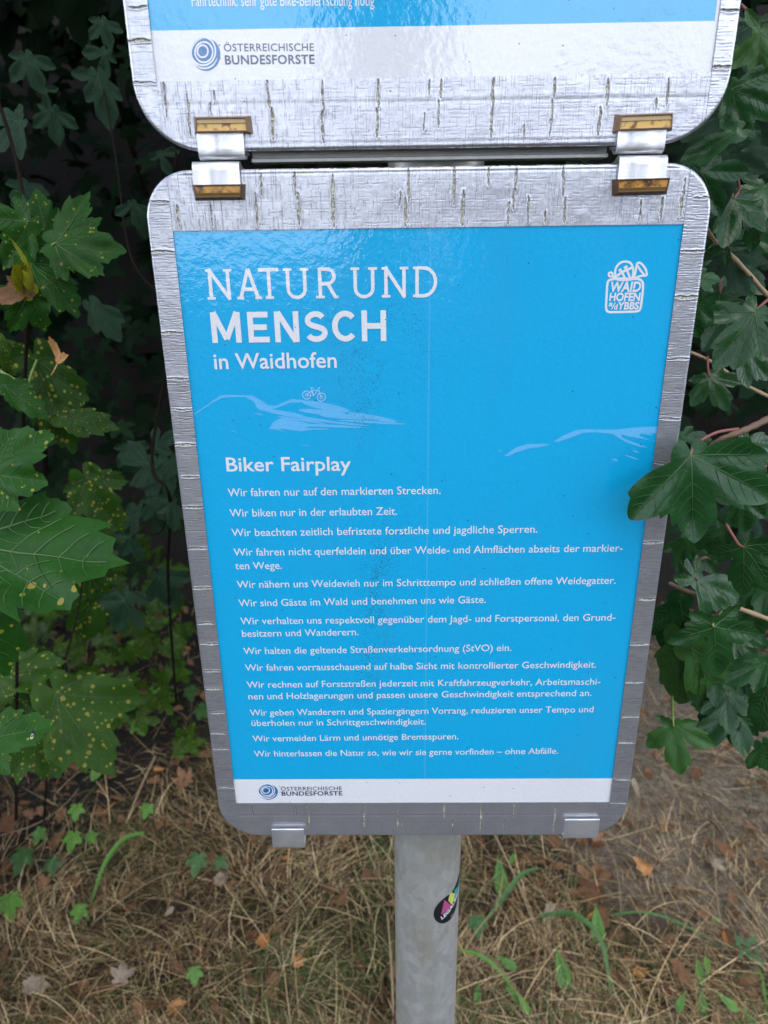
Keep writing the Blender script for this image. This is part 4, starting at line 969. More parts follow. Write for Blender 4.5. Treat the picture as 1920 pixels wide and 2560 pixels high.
for i, h in enumerate(HM):
    hero(sm, h['base'], h['tips'], h['y0'], h.get('y1'), 'sycamore', M_sycdark, 260 + i, h['tint'], None, tilt=random.uniform(-.3, .3), up=.8)
twig(sm, [(110, 2050, .55), (120, 1900, .40), (140, 1735, .30), (200, 1500, .42), (215, 1195, .41)], .0016, .0011, M_darkbark, 'stem')

# --- shaded hedge behind: many small maple leaves, real depth
def leaf_cloud(n, sampler, size, kind='maple', nang=26, seed=5, facing=(0, -.6, .5), mb=None):
    r = np.random.default_rng(seed); temps = []
    for k in range(5):
        lobes = [(0, 1.0), (.95 + .2 * r.random(), .8), (-.95 - .2 * r.random(), .8), (1.9, .5), (-1.9, .5)]
        if kind == 'oval2': lobes = [(0, 1.0), (.5, r.uniform(.5, .85)), (-.6, r.uniform(.4, .8)), (1.3, r.uniform(.2, .5))]
        V, Fc, _, _ = leaf_geo(lobes, 'ivy' if kind == 'oval2' else kind, seed * 10 + k, nang=nang, nrad=3 if kind == 'oval2' else 2, veins=False, cup=.2 if kind != 'oval2' else r.uniform(-1.2, 1.2), droop=.2 if kind != 'oval2' else r.uniform(-.5, .5)); temps.append((V, np.array([q if len(q) == 4 else q + [q[-1]] for q in Fc])))
    Vs, Fs, LP, TI = [], [], [], []; off = 0
    for i in range(n):
        V, Fc = temps[i % 5]; p = sampler(r); s = size * r.uniform(.6, 1.25)
        z = unit(np.array(facing) + r.normal(0, .55, 3)); y = unit(np.cross(z, r.normal(0, 1, 3)) + np.array([0, 0, -.5])); x = unit(np.cross(y, z)); y = np.cross(z, x)
        Vs.append(p + (V * s) @ np.stack([x, y, z])); Fs.append(Fc + off); off += len(V)
        LP.append(V + r.uniform(0, 50, 3)); TI.append(np.full(len(V), r.random()))
    F_ = [list(dict.fromkeys(q)) for q in np.concatenate(Fs).tolist()]
    return np.concatenate(Vs), F_, np.concatenate(LP), np.concatenate(TI)
def bush(name, label, cat, base, n, sampler, size, seed, m_, stems):
    t_ = thing(name, label, cat, base)
    V, Fc, lp, ti = leaf_cloud(n, sampler, size, seed=seed)
    mesh('foliage', V, Fc, m_, t_, attrs={'lp': lp, 'tint': ti})
    for pts, r0, r1 in stems:
        p = spline(pts, 6); TV, TF = tube(p, np.linspace(r0, r1, len(p)), 8); mesh('stem', TV, TF, M_darkbark, t_)
    return t_
def shade_s(r):
    while True:
        p = np.array([r.uniform(-1.7, -.5), r.uniform(.22, 1.0), r.uniform(.15, 1.8)])
        if p[0] < -.44 - .62 * max(0, p[1] + .1): return p
V, Fc, lp, ti = leaf_cloud(430, shade_s, .095, 'sycamore', 40, 58); mesh('foliage', V, Fc, M_syc, sn, attrs={'lp': lp, 'tint': ti})  # unseen leaf mass beyond the left edge, added to shade the ground
def low_s(r):
    while True:
        q = G(r.uniform(-120, 500), r.uniform(1430, 1860)); z = r.uniform(.03, .34) ** 1.0
        if r.random() < 1.25 - (q[0] + 1.2) * .6: return q + np.array([0, -.1, z])
V, Fc, lp, ti = leaf_cloud(420, low_s, .050, 'maple', 40, 59); mesh('foliage', V, Fc, M_sycdark, sm, attrs={'lp': lp, 'tint': ti})
def box_s(x0, x1, y0, y1, z0, z1, bias=1.0):
    return lambda r: np.array([r.uniform(x0, x1), y0 + (y1 - y0) * r.random() ** bias, r.uniform(z0, z1)])
def left_s(r):
    while True:
        p = np.array([r.uniform(-2.0, .25), .95 + 1.2 * r.random() ** .7, r.uniform(.3, 2.2)])
        if p[2] > .45 + .35 * max(0, p[0] + .9) + .25 * r.random(): return p
def right_s(r):
    while True:
        p = np.array([r.uniform(.12, 1.9), .40 + 1.4 * r.random(), r.uniform(.5, 2.2)])
        if p[2] > 1.0 + .25 * r.random() and p[0] > .12 + .12 * p[1]: return p
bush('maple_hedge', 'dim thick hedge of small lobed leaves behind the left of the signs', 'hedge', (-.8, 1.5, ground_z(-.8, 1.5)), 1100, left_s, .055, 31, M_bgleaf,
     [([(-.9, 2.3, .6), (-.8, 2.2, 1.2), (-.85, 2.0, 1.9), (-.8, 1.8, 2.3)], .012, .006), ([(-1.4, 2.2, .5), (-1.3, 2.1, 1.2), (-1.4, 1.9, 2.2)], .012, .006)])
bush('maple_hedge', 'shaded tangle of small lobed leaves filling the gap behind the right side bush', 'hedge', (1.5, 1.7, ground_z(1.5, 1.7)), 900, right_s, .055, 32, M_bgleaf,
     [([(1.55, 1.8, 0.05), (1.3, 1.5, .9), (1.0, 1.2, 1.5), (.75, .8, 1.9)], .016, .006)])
def canopy_s(r):
    while True:
        p = np.array([r.uniform(-3, 3), r.uniform(.15, 3.2), r.uniform(1.75, 3.0)])
        lo = 1.80 + .25 * max(0, p[1] - .9) + 1.3 * max(0, .75 - p[1])
        if lo < p[2] < lo + .55: return p
def back_s(r): return np.array([r.uniform(-3.4, 3.4), r.uniform(2.0, 3.0), r.uniform(.5, 3.2)])
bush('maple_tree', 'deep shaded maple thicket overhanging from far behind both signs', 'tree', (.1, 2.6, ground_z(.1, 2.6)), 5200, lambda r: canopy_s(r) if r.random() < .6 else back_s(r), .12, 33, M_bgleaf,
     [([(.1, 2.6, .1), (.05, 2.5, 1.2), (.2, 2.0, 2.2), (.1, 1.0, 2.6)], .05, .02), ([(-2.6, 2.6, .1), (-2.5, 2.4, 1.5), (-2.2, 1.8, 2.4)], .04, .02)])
# the far side of the road behind the camera: what the glossy signs mirror
def far_tree(label, x, y, h, w, n, seed):
    def smp(r):
        t = r.random(); q = r.normal(0, 1, 2); q /= max(1, np.linalg.norm(q)); k = w * (.35 + .65 * math.sin(math.pi * min(1, .15 + .85 * t)))
        return np.array([x + k * q[0], y + k * q[1], .8 + (h - .8) * t])
    t_ = thing('roadside_tree', label, 'tree', (x, y, 0))
    V, Fc, lp, ti = leaf_cloud(n, smp, .42, seed=seed, nang=16)
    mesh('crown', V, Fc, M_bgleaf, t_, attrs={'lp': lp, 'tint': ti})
    p = spline([(x, y, -.1), (x + .1, y, h * .4), (x, y, h * .85)], 5); TV, TF = tube(p, np.linspace(.14, .03, len(p)), 8); mesh('trunk', TV, TF, M_bark, t_)
far_tree('slim tall tree standing across the road, facing the middle of the signs', -.1, -11, 9.0, .55, 700, 71)
far_tree('wide tall tree across the road towards the left', -7.2, -11, 9.5, 2.6, 1500, 72)
far_tree('low rounded tree across the road towards the right', 3.0, -11, 3.1, 2.2, 700, 73)
far_tree('second low tree across the road at far right', 7.0, -10, 3.6, 2.2, 700, 74)
# a few bigger, greyer maple leaves close behind the left edge of the sign
HG = [dict(base=(372, 1160), tips=[(298, 1135), (320, 1100), (345, 1215), (400, 1215)], y0=.22), dict(base=(400, 1200), tips=[(350, 1215), (395, 1235), (440, 1180)], y0=.22),
      dict(base=(430, 1255), tips=[(392, 1280), (430, 1320), (455, 1290)], y0=.2), dict(base=(320, 1480), tips=[(258, 1510), (300, 1555), (372, 1500), (340, 1450)], y0=.4), dict(base=(400, 1440), tips=[(440, 1520), (380, 1500), (470, 1450)], y0=.38),
      dict(base=(330, 1345), tips=[(300, 1390), (345, 1395), (290, 1340)], y0=.4), dict(base=(390, 1120), tips=[(440, 1080), (380, 1070), (430, 1130)], y0=.24),
      dict(base=(245, 190), tips=[(280, 310), (215, 260), (310, 230), (180, 200)], y0=.4), dict(base=(112, 225), tips=[(118, 268), (78, 220), (145, 215)], y0=.42), dict(base=(265, 130), tips=[(255, 200), (200, 140), (290, 150)], y0=.45),
      dict(base=(400, 385), tips=[(425, 435), (375, 400), (450, 370)], y0=.2), dict(base=(330, 510), tips=[(350, 570), (285, 540), (390, 540)], y0=.25), dict(base=(230, 760), tips=[(300, 840), (240, 830), (310, 790)], y0=.35)]
for i in range(12):
    bx, by = (rng.uniform(240, 440), rng.uniform(1080, 1560)) if i < 7 else (rng.uniform(20, 330), rng.uniform(20, 460))
    a = rng.normal(1.57, .7); L_ = rng.uniform(60, 95)
    q_ = lambda da, f: (bx + L_ * f * math.cos(a + da), by + L_ * f * math.sin(a + da))
    HG.append(dict(base=(bx, by), tips=[q_(0, 1), q_(.95, .85), q_(-.95, .82), q_(1.9, .5)], y0=rng.uniform(.25, .5)))
hg = thing('field_maple_shoot', 'greyish field maple shoots just behind the left edge of the signs', 'bush', tuple(G(400, 1900)))
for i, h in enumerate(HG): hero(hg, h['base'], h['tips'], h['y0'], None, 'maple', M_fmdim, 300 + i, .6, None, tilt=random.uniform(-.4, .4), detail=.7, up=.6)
twig(hg, [(440, 1750, .45), (420, 1450, .36), (425, 1250, .2), (380, 1150, .22), (430, 800, .24), (440, 380, .2)], .002, .0012, M_darkbark, 'stem')
twig(hg, [(425, 1250, .2), (400, 1330, .3), (330, 1345, .4), (325, 1480, .4)], .001, .0007, M_darkbark)
twig(hg, [(432, 760, .24), (330, 650, .30), (290, 400, .36), (250, 160, .42)], .0012, .0008, M_darkbark)

# ------------------------------------------------------------------ dry grass and litter
def grass_mat(name):
    mt, nt, b = mat(name); at = N(nt, 'ShaderNodeAttribute'); at.attribute_name = 'tint'
    n = nt.nodes.new('ShaderNodeValToRGB'); e = n.color_ramp.elements
    e[0].position = 0; e[0].color = (.030, .020, .010, 1); e[1].position = 1; e[1].color = (.045, .085, .012, 1)
    for p_, c_ in ((.25, (.055, .036, .016)), (.40, (.21, .135, .055)), (.60, (.62, .45, .215)), (.86, (.86, .67, .38)), (.92, (.10, .13, .03))):
        q = e.new(p_); q.color = (*c_, 1)
    nt.links.new(at.outputs['Fac'], n.inputs[0]); nt.links.new(n.outputs[0], b.inputs['Base Color']); b.inputs['Roughness'].default_value = .7
    return mt
def blades(n, seed, lmin, lmax, wmin, wmax, lift):
    r = np.random.default_rng(seed); K = 6
    px = r.uniform(-420, 2340, n * 3); py = r.uniform(1500, 2800, n * 3); pts = []
    for a, b_ in zip(px, py):
        q = G(a, b_)
        if q[1] > 2.5 or q[1] < .2: continue
        bare = ((q[0] - .78) / .5) ** 2 + ((q[1] - 1.25) / .7) ** 2 < 1
        if bare and r.random() < .6: continue
        clump = n2(np.array([q[0] * 100 + 500]), np.array([q[1] * 100 + 500]), 9, seed)[0]
        if r.random() > .25 + clump: continue
        if q[1] + 1.3 * max(0, -.15 - q[0]) > 1.75 and r.random() < .8: continue  # straw thinned where the ground colour is darkened as shade
        pts.append(q)
        if len(pts) >= n: break
    pts = np.array(pts); m_ = len(pts)
    flow = 2.2 * n2(pts[:, 0] * 100 + 500, pts[:, 1] * 100 + 500, 28, seed + 3) * math.pi
    az = flow + r.normal(0, .9, m_); L = r.uniform(lmin, lmax, m_) * r.uniform(.5, 1, m_); el = np.abs(r.normal(.25, .35, m_)) + .04; bend = r.normal(-.6, .5, m_)
    curl = r.normal(0, .4, m_); w = r.uniform(wmin, wmax, m_)
    V = np.zeros((m_, 2 * K, 3)); p = pts.copy(); p[:, 2] += r.uniform(0, lift, m_)
    for k in range(K):
        t = k / (K - 1); a_ = az + curl * t; e_ = np.clip(el + bend * t, -.5, 1.4)
        d = np.stack([np.cos(a_) * np.cos(e_), np.sin(a_) * np.cos(e_), np.sin(e_)], -1)
        sd = np.stack([-np.sin(a_), np.cos(a_), np.full(m_, .3)], -1)
        ww = (w * (1 - .8 * t ** 2))[:, None]
        V[:, 2 * k] = p - sd * ww; V[:, 2 * k + 1] = p + sd * ww
        p = p + d * (L / (K - 1))[:, None]; p[:, 2] = np.maximum(p[:, 2], ground_z(p[:, 0], p[:, 1]) + .002)
    base = (np.arange(m_) * 2 * K)[:, None, None]
    q = np.array([[2 * k, 2 * k + 1, 2 * k + 3, 2 * k + 2] for k in range(K - 1)])[None]
    green = n2(pts[:, 0] * 100 + 500, pts[:, 1] * 100 + 500, 16, seed + 8)
    tint = r.beta(1.7, 1.8, m_) * .90; gsel = r.random(m_) < np.clip((green - .52) * 1.8, 0, .6); tint[gsel] = r.uniform(.9, 1, gsel.sum())
    return V.reshape(-1, 3), (base + q).reshape(-1, 4), np.repeat(tint, 2 * K)
M_grass = grass_mat('dry_grass_blade')
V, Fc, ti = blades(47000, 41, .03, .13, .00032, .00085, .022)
o = mesh('dry_grass', V, Fc, M_grass, attrs={'tint': ti}); tag(o, 'matted dry straw-coloured grass covering the ground behind the post', 'grass'); o['kind'] = 'stuff'
V, Fc, ti = blades(3000, 43, .10, .26, .0005, .0010, .035)
V2, F2, lp, t2 = leaf_cloud(3200, lambda r: (lambda q: q + np.array([0, 0, r.uniform(.002, .012)]))(G(r.uniform(-100, 2020), 1480 + 1250 * r.random())), .021, 'oval', 12, 55, (0, 0, 1))
o = mesh('long_grass', V, Fc, M_grass, attrs={'tint': ti}); tag(o, 'long pale dry grass stems arching over the matted grass', 'grass'); o['kind'] = 'stuff'
V3, F3, lp3, t3 = leaf_cloud(620, lambda r: (lambda q: q + np.array([0, 0, r.uniform(.012, .030)]))(G(r.uniform(-100, 2020), 1500 + 1200 * r.random())), .030, 'oval2', 40, 57, (0, -.3, 1))
F2 = F2 + [[i + len(V2) for i in q] for q in F3]; V2 = np.concatenate([V2, V3]); lp = np.concatenate([lp, lp3]); t2 = np.concatenate([t2, t3])
o = mesh('leaf_litter', V2, F2, M_brown, attrs={'lp': lp, 'tint': t2 * 1.0}); tag(o, 'small brown bits of leaf litter among the dry grass', 'leaf litter'); o['kind'] = 'stuff'

# ------------------------------------------------------------------ fallen leaves
GRP = 'dead leaves lying on the ground'
def fallen(px, size, ang, m_, kind, label, seed, tilt=.5, asp=1.0):
    p = G(*px); r = np.random.default_rng(seed)
    lob = {'oak': [(0, 1), (.55, .78), (-.55, .78), (1.2, .55), (-1.2, .55), (2, .4), (-2, .4)], 'maple': [(0, 1), (.95, .85), (-.95, .85), (1.9, .5), (-1.9, .5)], 'oval': [(0, 1.0), (0, .98)]}[kind]
    V, Fc, vv, vf = leaf_geo(lob, 'oval' if kind == 'oval' else 'maple', seed, 72, 7, cup=r.uniform(-.9, .9), droop=r.uniform(-.5, .6), fold=.06, veins=True)
    for q in (V, vv): q[:, 0] *= asp; q[:, 1] -= .4; q[:, 2] += .12 * np.sin(5 * q[:, 0] + seed) * q[:, 1]
    z = unit(np.array([r.normal(0, tilt * .5), -tilt * r.random(), 1])); y = unit(np.array([math.cos(math.radians(ang)), math.sin(math.radians(ang)), 0])); y = unit(y - (y @ z) * z); x = np.cross(y, z)
    fr = np.stack([x, y, z]); A_ = np.concatenate([V, vv]) * size
    wv = A_ @ fr; wv = wv + np.array([p[0], p[1], 0]); lift = max(0.0, (ground_z(wv[:, 0], wv[:, 1]) - wv[:, 2]).max()); 
    wv[:, 2] += lift * .9 + .028
    mb = MB().add(wv[:len(V)], Fc, 0).add(wv[len(V):], vf, 1)
    lp = np.concatenate([V, vv]) + seed
    o = mb.obj('fallen_leaf', [m_, M_brown], None, attrs={'lp': lp, 'tint': np.full(mb.n, r.random())})
    c = Vector(wv.mean(0)); o.data.transform(Matrix.Translation(-c)); o.location = c
    return tag(o, label, 'leaf', GRP)
FL = [((665, 2378), .034, 60, M_orange, 'oak', 'bright orange dead leaf curled up left of the post at the bottom', .8),
 ((752, 2430), .026, 20, M_orange, 'oak', 'small orange-brown dead leaf beside the left side of the post base', .9),
 ((851, 2276), .050, 110, M_brown, 'oak', 'large dull brown dead leaf right next to the post on its left', .8),
 ((723, 2176), .034, 160, M_orange, 'oval', 'pale peach dead leaf under the left bottom clip of the sign', .8),
 ((691, 2285), .036, 80, M_grey, 'oval', 'narrow grey-brown dead leaf left of the large brown leaf by the post', .6),
 ((425, 2308), .030, 30, M_grey, 'oval', 'rounded pinkish grey dead leaf in the open grass left of the post', 1.2),
 ((463, 1967), .055, 120, M_brown, 'maple', 'broad light brown dead leaf close to the lower left corner of the sign', .8),
 ((405, 1942), .034, 200, M_orange, 'oval', 'yellow-orange dead leaf overlapping a broad light brown one near the sign corner', 1.1),
 ((275, 2050), .050, 10, M_orange, 'oval', 'long thin rusty dead leaf lying level in the grass at left', .5),
 ((35, 2085), .050, 70, M_brown, 'oak', 'rust-brown dead leaf at the left picture edge above the ivy', .9),
 ((104, 2502), .046, 15, M_grey, 'oak', 'pale curled dead leaf at the bottom left corner', .8),
 ((312, 2458), .040, 100, M_grey, 'maple', 'whitish grey crumpled leaf in straw near the bottom left', .9),
 ((639, 2542), .030, 85, M_brown, 'oval', 'pinkish brown dead leaf cut by the bottom edge left of the post', 1.0),
 ((450, 2545), .034, 30, M_orange, 'oak', 'russet dead leaf at the bottom edge between two grey leaves', .9),
 ((926, 2215), .034, 0, M_brown, 'oak', 'dark brown dead leaf half behind the post on its left', .9),
 ((399, 2086), .028, 140, M_brown, 'oak', 'small reddish brown dead leaf below an ivy leaf at left', .9),
 ((1678, 1998), .085, 110, M_grey, 'oval', 'long pale tan dead leaf lying on bare soil right of the sign', .45),
 ((1602, 2190), .042, 150, M_orange, 'oak', 'orange curled dead leaf on grey soil below the right sign corner', .9),
 ((1597, 2458), .026, 40, M_orange, 'oak', 'light orange scrap of dead leaf right of the oval green leaf', 1.0),
 ((1706, 2470), .046, 300, M_brown, 'oak', 'red-brown crumpled dead leaf beside the clover at lower right', .8),
 ((1787, 2182), .030, 20, M_grey, 'maple', 'cream dead leaf on bare soil at the right', 1.0),
 ((1805, 2362), .032, 260, M_orange, 'oval', 'tan peach dead leaf on a dry stem at right', .8),
 ((1463, 2258), .060, 190, M_brown, 'maple', 'big chestnut brown curled leaf right of the sticker on the post', .9),
 ((1470, 2318), .030, 30, M_orange, 'oval', 'small tan dead leaf below the big chestnut brown one', .9),
 ((1588, 2000), .050, 100, M_grey, 'oval', 'flat greyish leaf lying against the lower right sign corner', .8),
 ((133, 1545), .042, 95, M_orange, 'oval', 'yellowish tan dead leaf in deep shade at left', .7),
 ((280, 1620), .060, 140, M_brown, 'maple', 'large tan dead leaf in the shade under the sapling', .9),
 ((467, 1640), .040, 60, M_orange, 'oak', 'rusty dead leaf beside the left edge of the sign in shade', .8),
 ((417, 1715), .055, 200, M_brown, 'oak', 'dusty brown dead leaf left of the sign in half shade', .9),
 ((1395, 2130), .036, 120, M_brown, 'oval', 'thin brown dead leaf just below the right half of the sign', .7),
 ((1375, 2310), .034, 250, M_grey, 'oak', 'beige dead leaf between green blades right of the post', .9),
 ((560, 2225), .036, 70, M_grey, 'oak', 'greyish crinkled leaf half hidden in straw below the sign', .9)]
for i, (px, s, a, m_, k, lab, asp) in enumerate(FL): fallen(px, s, a, m_, k, lab, 400 + i, asp=asp)

# ------------------------------------------------------------------ green weeds on the ground
def upblade(parent, pts, w, m_=M_weeddark, name='blade', heights=None):
    """grass blade along ground pixels, heights above ground"""
    h = heights or [.01, .05, .07, .05, .03]
    c = [G(*q) for q in pts]; c = [np.array([q[0], q[1], q[2] + .015 + h[min(i, len(h) - 1)]]) for i, q in enumerate(c)]
    p = spline(c, 8); k = len(p); T = np.gradient(p, axis=0); T /= np.linalg.norm(T, axis=1)[:, None]
    sd = np.cross(T, np.array([0, -.5, .85])); sd /= np.linalg.norm(sd, axis=1)[:, None]
    ww = w * np.sin(np.linspace(.35, math.pi - .03, k)) ** .6
    nn = np.cross(sd, T)
    V = np.concatenate([p - sd * ww[:, None], p - nn * (ww * .35)[:, None], p + sd * ww[:, None]])
    Fc = [[j * k + i, j * k + i + 1, (j + 1) * k + i + 1, (j + 1) * k + i] for j in range(2) for i in range(k - 1)]
    return mesh(name, V, Fc, m_, parent, attrs={'lp': V * 20, 'tint': np.full(len(V), random.random())})
def gleaf(parent, px, ang, size, kind, m_, seed, h=.03, tilt=.6, name='leaf', asp=1.0):
    h = h + .022; p = G(*px); p = p + np.array([0, 0, h]); r = np.random.default_rng(seed)
    lob = {'ivy': [(0, 1), (1.0, .75), (-1.0, .75), (2.0, .5), (-2.0, .5)], 'oval': [(0, 1), (0, .99)], 'clover': [(0, .9), (2.09, .9), (-2.09, .9)], 'maple': [(0, 1), (.95, .85), (-.95, .85), (1.9, .5), (-1.9, .5)]}[kind]
    V, Fc, vv, vf = leaf_geo(lob, {'ivy': 'ivy', 'oval': 'oval', 'clover': 'maple', 'maple': 'maple'}[kind], seed, 72, 6, cup=.15, droop=.15, fold=.04)
    if kind == 'oval': V[:, 0] *= asp; vv[:, 0] *= asp
    z = unit(np.array([r.normal(0, .15), -tilt, 1])); y = np.array([math.cos(math.radians(ang)), math.sin(math.radians(ang)), 0]); y = unit(y - (y @ z) * z); fr = np.stack([np.cross(y, z), y, z])
    mb = MB().add(p + (V * size) @ fr, Fc, 0).add(p + (vv * size) @ fr, vf, 1)
    st = spline([p, p + np.array([.004, .006, -h * .5]), np.array([p[0] + .006, p[1] + .012, p[2] - h - .004])], 4); TV, TF = tube(st, .0007, 6); mb.add(TV, TF, 2)
    lp = np.concatenate([V, vv, np.zeros((len(TV), 3))]) + seed
    return mb.obj(name, [m_, M_veindark, M_greenstem], parent, attrs={'lp': lp, 'tint': np.full(mb.n, r.random())})
def plant(name, label, cat, px, group=None): return thing(name, label, cat, tuple(G(*px)), group)
SEED = iter(range(600, 900))
def ivy(label, px, leaves, m_=M_weed, kind='ivy', cat='plant', name='ivy_seedling', group='small green plants in the dry grass'):
    t_ = plant(name, label, cat, px, group)
    for (q, a, s) in leaves: gleaf(t_, q, a, s, kind, m_, next(SEED), h=random.uniform(.02, .05))
    return t_
ivy('pair of dull green ivy leaves at the left edge', (105, 2200), [((72, 2185), -100, .050), ((138, 2195), -70, .036)], M_weeddark)
ivy('light green ivy sprig left of the broad curved grass blade', (190, 2150), [((192, 2130), -90, .040), ((235, 2135), -60, .026), ((108, 2110), -110, .036)])
ivy('upright yellow-green seedling leaf on a thin stalk at left', (200, 2070), [((200, 2060), -80, .034)])
ivy('single bright ivy leaf below the sign corner at left', (376, 2055), [((376, 2052), -100, .032)])
ivy('large bright green ivy leaf near the left edge low down', (35, 2300), [((33, 2285), -75, .050)])
ivy('small triangular green leaf on a stalk left of the arching straw', (208, 2320), [((208, 2306), -95, .034)])
ivy('tiny bright lobed seedling near the bottom left', (495, 2495), [((495, 2482), -80, .028)], name='maple_seedling')
ivy('green ivy leaf in half shade under the flecked sycamore shoot', (260, 1945), [((258, 1940), -95, .052)])
ivy('dark rounded leaves in the straw left of the post', (509, 2190), [((500, 2184), -90, .042), ((550, 2195), -30, .030)], M_weeddark, name='ground_herb')
ivy('lime green lobed leaf beside the sign in the shade', (444, 1665), [((444, 1660), -70, .048)], name='maple_seedling')
ivy('dark green leaf cluster beside the lower left edge of the sign', (480, 1760), [((478, 1752), -80, .045), ((505, 1810), -40, .050), ((440, 1760), -130, .03)], M_weeddark, name='ground_herb')
ivy('yellowish lobed leaves in a clump below the shaded litter', (330, 1840), [((312, 1815), -80, .040), ((350, 1850), -60, .050), ((395, 1760), -90, .030)], name='maple_seedling')
ivy('small clover-like plant at the lower right', (1735, 2450), [((1732, 2436), -85, .050), ((1770, 2345), 0, .022)], kind='oval', name='ground_herb')
ivy('bushy leafy weed at the bottom right corner', (1750, 2530), [((1741, 2515), -95, .050), ((1780, 2545), -40, .045), ((1700, 2540), -120, .040), ((1850, 2555), -80, .035), ((1760, 2480), 80, .035)], kind='oval', name='ground_herb')
ivy('pale clover leaves at the right edge', (1860, 2405), [((1858, 2402), -90, .030), ((1880, 2430), -60, .022), ((1845, 2425), -120, .02)], M_weeddark, kind='clover', name='clover')
ivy('low green weed against the right foot of the post', (1200, 2470), [((1235, 2440), -30, .050), ((1195, 2500), -100, .036), ((1260, 2500), -50, .045), ((1290, 2530), -70, .04)], kind='oval', name='ground_herb')
ivy('round dark leaf behind the right side of the post', (1195, 2345), [((1190, 2345), -90, .034)], M_weeddark, name='ground_herb')
ivy('lance-shaped light green leaf standing in straw right of the post', (1478, 2350), [((1482, 2310), -92, .080)], kind='oval', name='ground_herb')
ivy('broad oval bright leaf at the bottom right of the post', (1380, 2480), [((1384, 2430), -92, .078)], kind='oval', name='ground_herb')
ivy('upright pale green leaf right of the sticker', (1243, 2240), [((1243, 2190), -90, .085), ((1285, 2175), -120, .03)], kind='oval', name='ground_herb')
ivy('green sprig directly below the right half of the sign', (1310, 2100), [((1300, 2095), -60, .04), ((1335, 2110), -110, .035)], M_weeddark, kind='oval', name='ground_herb')
GG = 'green grass blades in the dry grass'
for lab, pts, w, m_, hs in (('broad green grass blade curving down at left', [(371, 2140), (320, 2165), (270, 2215), (231, 2285)], .006, M_weed, [.06, .07, .05, .01]),
    ('wide pale blade lying in the shade left of the sign', [(275, 1662), (340, 1640), (410, 1600), (465, 1560)], .014, M_weed, [.02, .04, .05, .06]),
    ('green blade rising to the right beside the post sticker', [(1209, 2330), (1260, 2290), (1300, 2255), (1345, 2240)], .0055, M_weeddark, [.01, .05, .07, .07]),
    ('long arched green blade drooping at the bottom right of the post', [(1342, 2346), (1420, 2375), (1490, 2430), (1524, 2534)], .0055, M_weeddark, [.05, .09, .08, .03]),
    ('thin dark blade stretching flat to the right', [(1520, 2326), (1600, 2335), (1700, 2358), (1800, 2400)], .0028, M_weeddark, [.03, .05, .04, .02]),
    ('narrow blade leaning out from the foot of the post', [(1145, 2440), (1200, 2455), (1250, 2480), (1290, 2520)], .004, M_weed, [.06, .06, .04, .02]),
    ('slender green blades at the right edge', [(1880, 2450), (1895, 2480), (1905, 2520), (1912, 2570)], .0025, M_weed, [.03, .03, .02, .01])):
    t_ = plant('grass_blade', lab, 'grass blade', pts[0], GG); upblade(t_, pts, w, m_, heights=hs)

# ------------------------------------------------------------------ dry stems and twigs on the ground
def gstick(label, pts, r0, r1, m_=M_straw, hs=(.02, .03, .03, .02), name='dry_stem'):
    c = [G(*q) for q in pts]; c = [np.array([q[0], q[1], q[2] + hs[min(i, len(hs) - 1)]]) for i, q in enumerate(c)]
    p = spline(c, 8); V, Fc = tube(p, np.linspace(r0, r1, len(p)), 7); o = mesh(name, V, Fc, m_)
    ctr = Vector(p[0]); o.data.transform(Matrix.Translation(-ctr)); o.location = ctr
    return tag(o, label, 'stem', 'dry stems lying in the grass')
gstick('pale dry stalk slanting down from the right bottom clip', [(1495, 2088), (1550, 2120), (1600, 2145), (1655, 2170)], .0016, .0010)
gstick('dry stalk with knuckles leaning right of the post', [(1205, 2110), (1240, 2165), (1290, 2245), (1330, 2330), (1365, 2410)], .0022, .0014, hs=(.10, .08, .05, .03, .02))
gstick('straight light stalk below the sign left of the post', [(892, 2090), (920, 2150), (955, 2230)], .0025, .0018)
gstick('long thin stem curving through bare soil at right', [(1780, 2040), (1782, 2180), (1790, 2290), (1808, 2350), (1798, 2430)], .0014, .0010)
gstick('thick pale stick crossing the grass left of the sign', [(390, 1905), (355, 1990), (320, 2080)], .0035, .0025, M_straw)
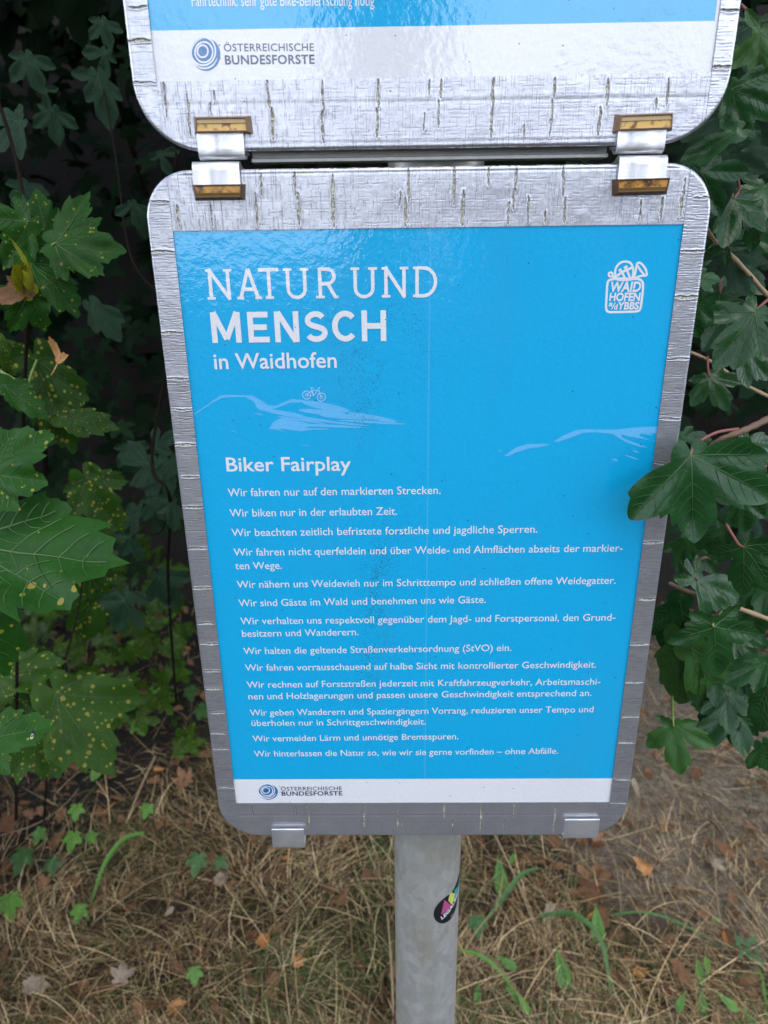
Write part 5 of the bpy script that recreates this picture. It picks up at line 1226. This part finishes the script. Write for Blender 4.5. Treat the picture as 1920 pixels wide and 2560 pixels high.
gstick('thin arching straw at far left', [(0, 2105), (90, 2085), (160, 2040), (200, 1985)], .0013, .0009)
gstick('straw bow lying in the middle of the grass at left', [(270, 2312), (320, 2330), (350, 2390), (355, 2450)], .0012, .0009)
gstick('straw arching across toward the post', [(230, 2330), (300, 2280), (420, 2210), (560, 2190)], .0012, .0009)
gstick('yellow straw standing along the left side of the post', [(968, 2320), (975, 2400), (980, 2480), (985, 2590)], .0018, .0022, hs=(.05, .05, .04, .02))
gstick('thin stem below the sign centre right', [(1500, 2100), (1530, 2170), (1545, 2240), (1550, 2320)], .0012, .0009)
gstick('dark twig on the shaded ground at left', [(110, 1580), (165, 1650), (180, 1720)], .003, .002, M_bark, name='fallen_twig')
gstick('pale twig in the shade beside the sign', [(240, 1625), (310, 1600), (380, 1580)], .002, .0015, M_straw)

# ------------------------------------------------------------------ small insect on the leaf at the left edge
b0 = P(81, 1835, -.030); mb = MB()
ax = unit(P(86, 1815, -.030) - P(78, 1850, -.030)); nz = unit(CAM - b0); sx = np.cross(ax, nz)
V, Fc = tube(spline([b0 - ax * .0035, b0 - ax * .001, b0 + ax * .002, b0 + ax * .0034], 5), [.0003, .0006, .0008, .0009, .001, .001, .0009, .0009, .0008, .0009, .0010, .0009, .0008, .0008, .0006, .0003], 8)
ins = thing('insect', 'tiny pale winged insect resting on the holed sycamore leaf at the left edge', 'insect', tuple(b0))
mesh('body', V, Fc, M_blackvinyl, ins)
for sg in (-1, 1):
    w = [b0 + nz * .0011 + ax * .0015, b0 + nz * .0012 + sx * sg * .0011 - ax * .001, b0 + nz * .0011 + sx * sg * .0010 - ax * .0045, b0 + nz * .0011 + sx * sg * .0001 - ax * .0048]
    mesh('wing', w, [[0, 1, 2, 3]], M_wprint, ins, smooth=False)
    for q in (-.001, .0008, .002):
        V, Fc = tube([b0 + ax * q, b0 + ax * q + sx * sg * .002 + nz * .0004, b0 + ax * q * 1.4 + sx * sg * .0032 - nz * .0012], .00015, 5); mesh('leg', V, Fc, M_blackvinyl, ins)
